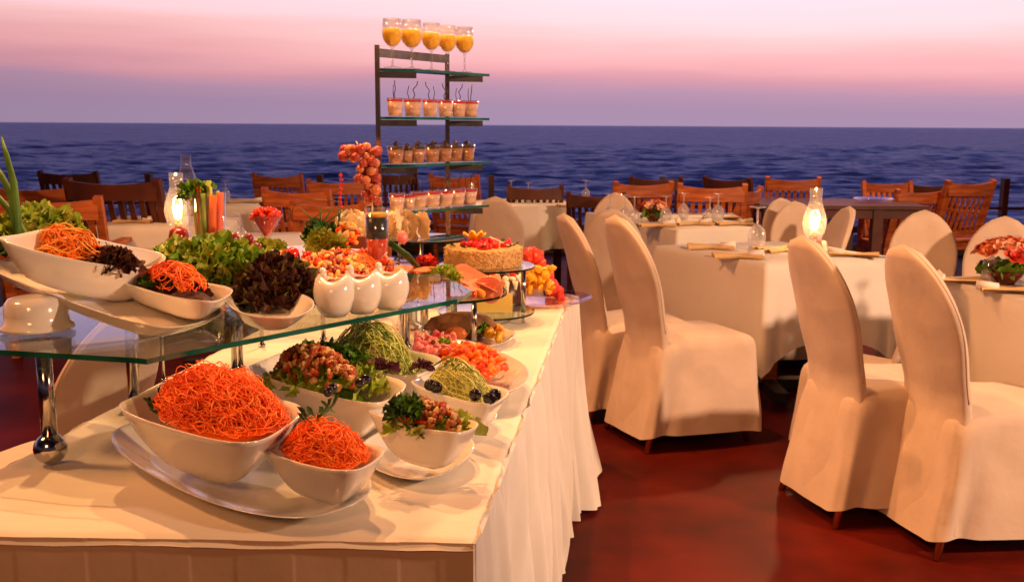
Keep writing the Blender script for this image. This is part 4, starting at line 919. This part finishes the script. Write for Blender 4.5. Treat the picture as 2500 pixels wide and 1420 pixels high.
for k in range(9):
    p_ = Q(1128 + k * 9, 672 + k * 5, 2.93 - k * .004); n_ = 16; e_ = Euler((1.1 + rnd(-.1, .1), .15, rnd(-.5, -.1))).to_matrix(); o_ = len(mb.v)
    vs = [p_ + e_ @ V3((.036 * math.cos(2 * math.pi * j / n_), .036 * math.sin(2 * math.pi * j / n_), z_)) for z_ in (0, .004) for j in range(n_)]
    mb.add(vs, [tuple(range(n_ - 1, -1, -1)), tuple(range(n_, 2 * n_))] + [(j, (j + 1) % n_, n_ + (j + 1) % n_, n_ + j) for j in range(n_)], random.choice((0, 0, 1)))
mb.build('ham_slices', [meat[3], mat('salmon', (.90, .30, .14), rough=.35)], t, smooth=False)
for k in range(22):
    mb = MB(); p = P(985 + k * 9.5, 722 - 10 * (k % 2), .912); mb.blob((p.x, p.y + .01, .919 + .006 * (k % 2)), (.017, .012, .011), 0, .15, 1); mb.build('orange_wedge', yellow[1], t)
for px in (1062, 1100, 1155, 1010):
    mb = MB(); p = P(px, 722, .912); mb.blob((p.x, p.y, .917), .0095, 0, .05, 2); mb.build('cherry_tomato', redjelly, t)
mb = MB(); q_ = Q(1082, 675, 2.86); leafheap(mb, (q_.x, q_.y, q_.z - .01), .045, .03, .035, 45, .05, .022, (0, 0, 2), .5, k=4); mb.build('lettuce', green, t)
mb = MB(); leafheap(mb, (-.26, 2.98, .965), .035, .03, .04, 26, .045, .02, (0, 1), .4); mb.build('radicchio', [radic, redp[0]], t)
mb = MB(); mb.tube([P(965, 600, 1.0) * 1, Q(990, 620, 2.9), Q(1010, 645, 2.88)], [.004, .007, .006], 8)
for k in range(3): mb.tube([Q(938 + k * 8, 588, 2.8), Q(985 + k * 6, 622, 2.85), Q(1015 + k * 3, 650, 2.9)], [.003, .006, .005], 8)
mb.build('spring_onions', dgreen, t)
# stack of small glass plates between the tiers
q_ = Q(995, 645, 3.12)
for k in range(4):
    mb = MB(); z_ = q_.z - .03 + k * .013; mb.lathe([(0, .0), (.045, .0), (.07, .008), (.0705, .010), (.045, .003), (0, .003)], (q_.x, q_.y, z_), 32)
    tag(mb.build('glass_plate', [clearbase], origin=(q_.x, q_.y, z_)), ('bottom', 'second lowest', 'second highest', 'topmost')[k] + ' clear glass plate of the stack beneath the white chocolate stand', 'plate', 'stacked clear glass plates')
mb = MB(); mb.lathe([(0, 0), (.05, 0), (.052, .01), (.03, .02), (.03, q_.z - TZ - .05), (.05, q_.z - TZ - .036), (0, q_.z - TZ - .034)], (q_.x, q_.y, TZ + .002), 28)
tag(mb.build('plate_riser', porc, origin=(q_.x, q_.y, TZ + .002)), 'round white riser under the stacked glass plates', 'riser')
# melon on the lower cake tier
t = thing('melon_slices', 'yellow melon wedges standing on the lower glass tier', 'fruit', (-.13, 3.2, .797))
for k in range(5):
    mb = MB(); p = P(1170 + k * 17, 765, .797); mb.bar((p.x, p.y + .02, .798), (p.x, p.y + .022, .86), .022, .035); mb.build('wedge', [yellow[2]], t, smooth=False)
# far fruit platter
t = thing('fruit_platter_food', 'watermelon and pineapple piled at the far end of the buffet', 'fruit', (.09, 3.62, TZ + .012))
mb = MB()
for _ in range(60): p = Q(rnd(1282, 1348), rnd(655, 708), rnd(3.48, 3.58)); mb.blob(p, (.018, .014, .008), 0, .2, 1)
mb.build('pineapple_chunks', yellow[0], t, smooth=False)
mb = MB()
for k in range(60):
    s_ = random.random(); p = Q(1290 + 68 * s_ + rnd(-10, 10), 612 + 98 * s_ + rnd(-12, 12), rnd(3.58, 3.7)); mb.blob(p, (.026, .017, .013), 0, .2, 1)
mb.build('watermelon_chunks', wmelon, t, smooth=False)
o = dish('glass_platter', [V3((-.06, 3.42, .782)), V3((.24, 3.40, .782)), V3((.33, 3.70, .782)), V3((-.04, 3.76, .782))], .763, .7, 'clear glass platter under the watermelon at the far end of the buffet', 'platter', e=.8, curve=1.2, mt=clearbase)
t = thing('cherry_cream_cake', 'dark cherry and cream cake behind the cake stand leg', 'cake', (-.0, 3.5, TZ + .004))
mb = MB(); p = Q(1225, 700, 3.48); mb.lathe([(0, 0), (.075, 0), (.078, .02), (.076, .085), (0, .09)], (p.x, p.y, p.z - .06), 30); mb.build('cake_body', darkchoc, t)
mb = MB()
for k in range(14):
    a = k * 6.28 / 14; x, y = p.x + .076 * math.cos(a), p.y + .076 * math.sin(a); mb.tube([(x, y, p.z + .03), (x * 1, y - .001, p.z + .0 - .012 * (k % 3))], [.011, .006], 8); mb.blob((p.x + .06 * math.cos(a), p.y + .06 * math.sin(a), p.z + .035), (.015, .013, .01), 0, .1, 1)
mb.build('cream_drips', whipped, t)
for k in range(8):
    a = k * .8; mb = MB(); mb.blob((p.x + .05 * math.cos(a), p.y + .05 * math.sin(a), p.z + .048), .011, 0, .0, 2); mb.build('cherry', redjelly if k % 2 else darkchoc, t)
# roast / bread below round tier
t = thing('roast_platter_food', 'brown roast loaf with melon garnish under the round glass tier', 'roast', P(1140, 822, TZ + .012))
mb = MB(); p = P(1125, 818, TZ + .02); mb.blob((p.x, p.y + .05, .80), (.105, .06, .042), 0, .05, 2, False)
mb.blob((p.x - .03, p.y + .01, .79), (.05, .04, .03), 0, .08, 2, False); mb.build('loaf', bread, t)
mb = MB(); p = P(1112, 822, TZ + .02); mb.blob((p.x + .0, p.y - .01, .79), (.035, .02, .022), 0, .08, 2, False); mb.build('glazed_cut', mat('glazed_cut', (.55, .14, .03), rough=.3), t)
for _ in range(16):
    mb = MB(); p = P(rnd(1180, 1228), rnd(800, 826), .79); mb.blob(p, (.016, .012, .009), 0, .2, 1); mb.build('melon_piece', random.choice((yellow[0], yellow[1])), t)
mb = MB(); p = P(1170, 800, .8); leafheap(mb, (p.x, p.y, .79), .03, .02, .02, 16, .04, .014, (0, 1), .4); mb.build('herbs', dgreen, t)
dish('serving_platter', corners((1015, 820), (1170, 860), (1290, 812), (1130, 780), .778), .762, .7, 'white platter under the roast loaf', 'platter', 'white platters', e=.8, curve=1.2)
# ------------------------------------------------------------------ middle of the shelf: antipasti
AP = dish('serving_platter', corners((640, 700), (800, 735), (985, 690), (830, 655), 1.01), .998, .7, 'white platter of red antipasti behind the three pots', 'platter', 'white platters', e=.85, curve=1.2)
t = thing('antipasti', 'red and orange antipasti salad piled behind the three white pots', 'salad', AP['cb'])
mb = MB(); dome(mb, AP, .05, .85, m=0, z0=-.01); chunks(mb, AP, 420, .0105, .075, .92, (0, 1, 2, 2, 3, 4, 5), z0=.0, jit=.3)
mb.build('mixed_pieces', [redp[0], redp[1], meat[1], meat[2], radic, yellow[2]], t)
mb = MB(); strands(mb, AP, 120, .085, .6, .0014, .06, .8, (0, 1), cu=.35, cv=.2); mb.build('carrot_curls', [carrot[0], carrot[2]], t)
# raised salad display
rp_ = P(800, 640, 1.06); ry = 2.62; cen = Q(790, 640, ry)
t = thing('salad_display', 'raised dish of light lettuce, strawberries and melon behind the red lettuce', 'salad', (cen.x, cen.y, 1.0))
mb = MB(); mb.lathe([(0, .0), (.05, .0), (.045, .012), (.02, .02), (.02, .05), (.14, .058), (.17, .066), (.168, .07), (.13, .064), (0, .06)], (cen.x, cen.y, .995), 40); mb.build('pedestal_dish', porc, t)
zt = 1.06
mb = MB(); q_ = Q(800, 610, ry - .03); leafheap(mb, (q_.x, q_.y, zt), .05, .04, .055, 60, .06, .024, (0, 2, 2), .5, k=4); mb.build('lettuce', green, t); mb = MB(); q_ = Q(655, 600, ry); leafheap(mb, (q_.x, q_.y, q_.z - .01), .035, .03, .02, 26, .05, .02, (0, 2), .5); mb.build('lettuce', green, t)
mb = MB(); q_ = Q(670, 622, ry - .06); mb.blob(q_, (.06, .03, .012), 0, .05, 2, False); q_ = Q(770, 645, ry - .10); mb.blob(q_, (.10, .03, .010), 0, .04, 2, False); mb.build('melon_slices', yellow[2], t)
for (px, py) in ((715, 620), (753, 628), (700, 625)):
    mb = MB(); q_ = Q(px, py, ry - .12); mb.blob(q_, (.017, .016, .017), 0, .05, 2); mb.build('strawberry', redjelly, t)
mb = MB(); q_ = Q(790, 570, ry + .02); leafheap(mb, (q_.x, q_.y, q_.z - .03), .05, .03, .05, 40, .06, .008, (0, 1), .3)
for k in range(7): a_ = Q(770 + k * 8, 600, ry + .02); mb.tube([a_, a_ + V3((rnd(-.03, .03), 0, .06)), a_ + V3((rnd(-.06, .06), 0, .105))], [.004, .003, .001], 6)
mb.build('chives', dgreen, t)
mb = MB(); q_ = Q(850, 565, ry + .0); chunks(mb, dict(c=q_, ex=V3((.04, 0, 0)), ey=V3((0, .03, 0)), z=q_.z - .02), 40, .011, .04, 1, (0, 1, 2), z0=-.02); mb.build('pepper_pieces', [redp[0], yellow[1], meat[1]], t)
mb = MB(); q_ = Q(895, 630, ry - .1); chunks(mb, dict(c=q_, ex=V3((.07, 0, 0)), ey=V3((0, .04, 0)), z=q_.z - .02), 90, .011, .035, 1, (0, 1, 2), z0=-.02); mb.build('tomato_pieces', [redp[0], redp[1], meat[2]], t)
mb = MB(); mb.bar(Q(880, 605, ry), Q(882, 575, ry), .05, .05); mb.build('meat_block', [mat('dark_meat', (.16, .035, .02), rough=.5)], t, smooth=False)
t = curls(862, 570, 9, 2.8, .035, .07, 'cream coloured curls standing left of the tall layered glass', 1.0)
t.location.z = Q(862, 575, 2.8).z
ob = None
# grapes / red onions
t = thing('red_onions', 'dark red grapes lying on the green lettuce', 'grapes', Q(590, 595, 2.42))
for (px, py, r_) in ((568, 583, .017), (607, 582, .0125), (616, 600, .0145), (590, 598, .011), (628, 604, .012)):
    mb = MB(); mb.blob(Q(px, py, 2.42), r_, 0, .0, 2); mb.build('grape', onion, t)
t.name = 'dark_grapes'
# tall layered glass
q_ = Q(922, 668, 2.5); zb = SZ
t = thing('parfait_glass', 'tall stemmed glass layered with dark leaves over red fruit', 'glass', (q_.x, q_.y, zb))
Hh = (Q(922, 508, 2.5).z - zb); s_ = Hh / .20
mb = MB(); mb.lathe([(.032 * s_, .001), (.006 * s_, .006), (.004 * s_, .05 * s_), (.012 * s_, .07 * s_), (.024 * s_, .09 * s_), (.029 * s_, .12 * s_), (.029 * s_, .20 * s_), (.028 * s_, .20 * s_)], (q_.x, q_.y, zb), 30); mb.build('glass', glass, t)
mb = MB(); mb.lathe([(0, .073 * s_), (.011 * s_, .074 * s_), (.0225 * s_, .092 * s_), (.0265 * s_, .125 * s_), (0, .125 * s_)], (q_.x, q_.y, zb), 24); mb.build('red_fruit', mat('fruit_pulp', (.8, .08, .01), (.6, .02, .01), rough=.25, scale=90), t)
mb = MB(); mb.lathe([(0, .1255 * s_), (.0270 * s_, .1255 * s_), (.0272 * s_, .178 * s_), (0, .178 * s_)], (q_.x, q_.y, zb), 24); mb.build('dark_layer', mat('dark_layer', (.03, .04, .01), (.01, .012, .008), rough=.3, scale=90), t)
mb = MB(); mb.lathe([(0, .1785 * s_), (.0273 * s_, .1785 * s_), (.0273 * s_, .188 * s_), (0, .19 * s_)], (q_.x, q_.y, zb), 24); mb.build('honey_layer', yellow[0], t)
# martini glass of fruit
q_ = Q(652, 610, 2.75); zb = SZ + .012; zt2 = Q(652, 528, 2.75).z
t = thing('martini_glass', 'wide martini glass heaped with red fruit cubes', 'glass', (q_.x, q_.y, zb))
mb = MB(); mb.lathe([(.036, .0), (.006, .004), (.004, .01), (.004, q_.z - zb + .02), (.006, q_.z - zb + .025), (.046, zt2 - zb + .005), (.0455, zt2 - zb + .005)], (q_.x, q_.y, zb), 30); mb.build('glass', glass, t)
fr = dict(c=V3((q_.x, q_.y, 0)), ex=V3((.04, 0, 0)), ey=V3((0, .04, 0)), z=zt2)
mb = MB(); chunks(mb, fr, 60, .0085, .020, 1, (0, 0, 1), z0=-.004, el=(1, .9, .8)); mb.tube([(q_.x, q_.y, zt2 - .055), (q_.x, q_.y, zt2 - .0)], [.006, .040], 16)
mb.build('fruit_cubes', [mat('red_fruit_cube', (.55, .03, .01), rough=.3), redp[0]], t, smooth=False)
# vegetable vase
q_ = Q(508, 600, 2.9); zb = SZ
t = thing('vegetable_vase', 'glass vase of upright carrots and celery behind the lettuce', 'vase', (q_.x, q_.y, TZ))
zr = Q(508, 470, 2.9).z
mb = MB(); mb.lathe([(0, .003), (.036, .003), (.042, .15), (.056, zr - TZ), (.0555, zr - TZ)], (q_.x, q_.y, TZ), 30); mb.build('glass', glass, t)
for k, (dx, dy, mt, r0, ty) in enumerate(((.024, -.03, carrot[0], .012, 475), (-.012, -.02, carrot[0], .008, 452), (.006, .01, carrot[2], .010, 450), (.036, 0, carrot[0], .010, 470), (.002, -.034, green[0], .008, 470), (.014, -.02, green[2], .008, 440))):
    mb = MB(); zt3 = Q(508, ty, 2.9).z; mb.tube([(q_.x + dx * .6, q_.y + dy * .6, TZ + .16), (q_.x + dx, q_.y + dy, (zt3 + TZ + .16) / 2 + .05), (q_.x + dx * 1.2, q_.y + dy, zt3)], [r0 * .4, r0, r0 * .9], 10); mb.build('carrot', mt, t)
for k in range(7):
    mb = MB(); a = k * .9; dx, dy = .032 * math.cos(a), .03 * math.sin(a); zt3 = Q(508, rnd(450, 500), 2.9).z
    mb.tube([(q_.x + dx * .6, q_.y + dy * .6, TZ + .1), (q_.x + dx * 1.1, q_.y + dy * 1.1, zt3)], [.006, .005], 8); mb.build('celery_stick', green[0] if k % 2 else cuke[1], t)
mb = MB(); leafheap(mb, (q_.x - .035, q_.y, Q(508, 485, 2.9).z), .035, .03, .05, 34, .05, .016, (0, 1), .4); leafheap(mb, (q_.x + .005, q_.y - .01, Q(508, 455, 2.9).z), .02, .02, .01, 14, .035, .012, (0, 1), .4); mb.build('leaves', [dgreen[1], green[1]], t)
# ------------------------------------------------------------------ oil lamps
def oil_lamp(px, py, z, lab, s=1.0, lit=True, W=18):
    p = P(px, py, z); t = thing('oil_lamp', lab, 'oil lamp', (p.x, p.y, z), 'glass chimney oil lamps')
    x, y = p.x, p.y
    mb = MB(); mb.lathe([(0, .001), (.045 * s, .001), (.047 * s, .02 * s), (.04 * s, .05 * s), (.028 * s, .06 * s), (0, .06 * s)], (x, y, z), 28); mb.build('base', redglass, t)
    mb = MB(); mb.lathe([(.03 * s, .061 * s), (.05 * s, .09 * s), (.060 * s, .14 * s), (.055 * s, .18 * s), (.036 * s, .235 * s), (.030 * s, .26 * s), (.031 * s, .32 * s), (.0300 * s, .32 * s)], (x, y, z), 32); mb.build('chimney', chim, t)
    mb = MB(); mb.tube([(x, y, z + .061 * s), (x, y, z + .10 * s)], [.018 * s, .010 * s], 12); mb.build('burner', brass, t)
    if lit:
        mb = MB(); mb.lathe([(0, .10 * s), (.014 * s, .108 * s), (.020 * s, .125 * s), (.017 * s, .142 * s), (.007 * s, .165 * s), (0, .178 * s)], (x, y, z), 16); mb.build('flame', flameM, t)
        l = bpy.data.lights.new('flame_light', 'POINT'); l.energy = W; l.color = (1, .55, .22); l.shadow_soft_size = .03; o = bpy.data.objects.new('flame_light', l); sc.collection.objects.link(o); o.parent = t; o.location = (0, 0, .15 * s)
    return t
oil_lamp(1985, 612, .752, 'lit oil lamp with tall glass chimney on the square table at right', 1.03, True, 8)
oil_lamp(437, 588, .752, 'brightly lit oil lamp with red base just left of the vegetable vase', 1.18, True, 8)
oil_lamp(459, 500, .752, 'unlit oil lamp chimney rising behind the bright one at left', 1.25, False)
oil_lamp(1152, 500, .752, 'small lit candle lamp seen right of the tower post', .55, True, 2)
# ------------------------------------------------------------------ upturned glasses on tables
gi = goblet('', 'upturned wine glasses on the tables', True, False); gu2 = []
for px, py, s_, lab in ((1248, 488, 1, 'upturned glass at the left of the round table'), (1290, 494, 1, 'upturned glass right of centre on the round table'), (1430, 488, 1.05, 'upturned glass alone left of the pale covered chair'),
        (1488, 542, 1.15, 'upturned glass in front of the pale covered chair, left one'), (1525, 545, 1.15, 'upturned glass in front of the pale covered chair, middle one'), (1548, 552, 1.15, 'upturned glass leaning close to the posy, left side'), (1625, 545, 1.1, 'upturned glass just right of the posy'),
        (1668, 535, 1.1, 'tallest looking upturned glass left of the napkin roll'), (1732, 545, 1.05, 'upturned glass, front one of the close pair'), (1752, 540, 1.15, 'upturned glass, rear one of the close pair'),
        (1846, 607, 1.35, 'large upturned glass alone on the nearest square table'), (1988, 614, 1.1, 'upturned glass in front of the oil lamp base'), (400, 492, 1, 'upturned glass left of the bright oil lamp'), (552, 490, 1, 'upturned glass right of the vegetable vase'), (588, 604, 1.1, 'upturned glass between vase and red fruit glass'),
        (2418, 690, 1.15, 'upturned glass before the flower bowl at right'), (2465, 678, 1.1, 'upturned glass beside the red blooms at the right edge')):
    p = P(px, py, .752); put(gi, gu2, p, 0, lab, s_)
# ------------------------------------------------------------------ place settings
def napkin(px, py, ang, lab, s=1.0):
    p = P(px, py, .753); t = thing('folded_napkin', lab, 'napkin', (p.x, p.y, .753), 'folded tan napkins'); a = R(ang); ca, sa = math.cos(a), math.sin(a)
    mb = MB()
    def fn(u, v, dz):
        x = (u - .5) * .24 * s; y = (v - .5) * (.09 + .10 * abs(u - .5) * 2) * s; z = .008 + .014 * abs(math.sin(v * 11)) * (.3 + abs(u - .5)) + dz
        return (p.x + x * ca - y * sa, p.y + x * sa + y * ca, .753 + z)
    mb.grid(lambda u, v: fn(u, v, 0), 12, 18); mb.grid(lambda u, v: fn(u, 1 - v, -.006), 12, 18); mb.build('cloth', napk, t)
    mb = MB(); mb.tube([(p.x + .05 * ca * s, p.y + .05 * sa * s, .772), (p.x + .13 * ca * s, p.y + .13 * sa * s, .776)], [.014 * s, .020 * s], 12); mb.build('white_roll', cloth, t)
    mb = MB(); mb.bar((p.x - .16 * ca, p.y - .16 * sa, .756), (p.x - .11 * ca, p.y - .11 * sa, .756), .016, .002); mb.build('knife', steel, t)
for px, py, an, lab in ((1735, 606, -8, 'tan napkin at the far left of the nearest square table'), (1800, 628, -6, 'tan napkin on the near left edge of the square table'), (2085, 625, 160, 'tan napkin right of the oil lamp on the square table'), (1905, 612, 20, 'tan napkin between the large upturned glass and the oil lamp'),
        (2335, 688, 172, 'tan napkin at the left end of the flower table'), (2470, 712, 165, 'tan napkin at the right edge in front of the flowers'), (1790, 548, 5, 'tan napkin right of the close pair of glasses'), (1690, 548, 10, 'tan napkin between posy and close pair of glasses'), (1600, 552, 10, 'tan napkin in front of the posy'), (1400, 505, 20, 'tan napkin near the lone upturned glass'), (330, 542, 5, 'tan napkin on the table before the dark teak chair'), (1225, 492, 8, 'tan napkin on the round table'), (600, 494, 8, 'tan napkin on the distant table behind the vase'), (1760, 534, 175, 'tan napkin at the far side of the posy table')):
    napkin(px, py, an, lab)
sp = MB(); sp.lathe([(0, .0), (.02, .0), (.022, .01), (.016, .04), (.012, .05), (0, .055)], (0, 0, 0), 18)
so = sp.build('salt_shaker', whipped); tag(so, '', 'shaker', 'small pale shakers and cups')
us = []
for px, py, lab in ((1655, 549, 'pale round cup left of the napkin roll on the posy table'), (1330, 492, 'pale shaker on the round table, left of the two'), (1345, 491, 'pale shaker on the round table, right of the two'), (1312, 493, 'pale lidded cup before the right glass on the round table'), (2010, 612, 'pale shaker right of the oil lamp')):
    q_ = P(px, py, .752)
    if not us: so.location = q_; so['label'] = lab; us.append(1)
    else: o = so.copy(); sc.collection.objects.link(o); o.location = q_; o['label'] = lab
# ------------------------------------------------------------------ flower bowls
def posy(px, py, s, lab, n):
    p = P(px, py, .752); t = thing('flower_bowl', lab, 'flowers', (p.x, p.y, .752)); x, y = p.x, p.y
    mb = MB(); mb.lathe([(0, .0), (.03 * s, .0), (.055 * s, .03 * s), (.06 * s, .06 * s), (.055 * s, .06 * s), (0, .03 * s)], (x, y, .752), 28); mb.build('bowl', mat('dark_red_bowl', (.12, .015, .01), rough=.2), t)
    mb = MB(); leafheap(mb, (x, y, .752 + .04 * s), .08 * s, .08 * s, .03 * s, 26, .07 * s, .018 * s, (0, 1), .3); mb.build('leaves', [dgreen[1], green[1]], t)
    for k in range(n):
        a = k * 2.4; q = math.sqrt((k + .5) / n); c_ = V3((x + .10 * s * q * math.cos(a), y + .09 * s * q * math.sin(a), .752 + s * (.06 + .085 * math.sqrt(1 - q * q * .8)))); mb = MB(); up = (c_ - V3((x, y, .752 + .02 * s))).normalized()
        sd = up.orthogonal().normalized(); sd2 = up.cross(sd)
        for rg_, (nn_, ll, op) in enumerate(((6, .045, .9), (5, .034, .5), (4, .022, .2))):
            for j in range(nn_):
                b_ = 2 * math.pi * j / nn_ + rg_ * .5; o_ = sd * math.cos(b_) + sd2 * math.sin(b_); leaf(mb, c_ - up * .012 * s, o_ * op + up * .8, up - o_ * .5, ll * s, .015 * s, .12, 0, 4, 5, curl=-.4, k=1)
        mb.build('bloom', petal[(k * 7 + 1) % 3 if k % 4 else 0], t)
posy(2452, 692, 1.25, 'bowl of orange, red and peach flowers at the right edge', 17)
posy(1595, 540, .95, 'small posy of orange and red blooms among upturned glasses', 11)
# wire centrepiece with red beads, candelabra-like, behind the salad display
t = thing('bead_stand', 'thin wire stand with a column of red beads left of the grapes', 'stand', Q(832, 540, 3.1))
mb = MB()
for k in range(11): mb.blob(Q(832 + 2 * math.sin(k), 428 + k * 11, 3.1), (.0055, .0055, .007), 0, .05, 1)
mb.build('beads', redjelly, t)
mb = MB(); mb.tube([Q(832, 420, 3.1), Q(832, 640, 3.1)], .0015, 5); mb.tube([Q(700, 545, 3.1), Q(720, 500, 3.1), Q(760, 486, 3.1), Q(832, 492, 3.1)], .0015, 5); mb.tube([Q(832, 445, 3.1), Q(855, 440, 3.1), Q(880, 425, 3.1)], .0012, 5); mb.build('wire', darksteel, t)
for o in list(sc.objects):
    if '_o' in o.keys(): del o['_o']
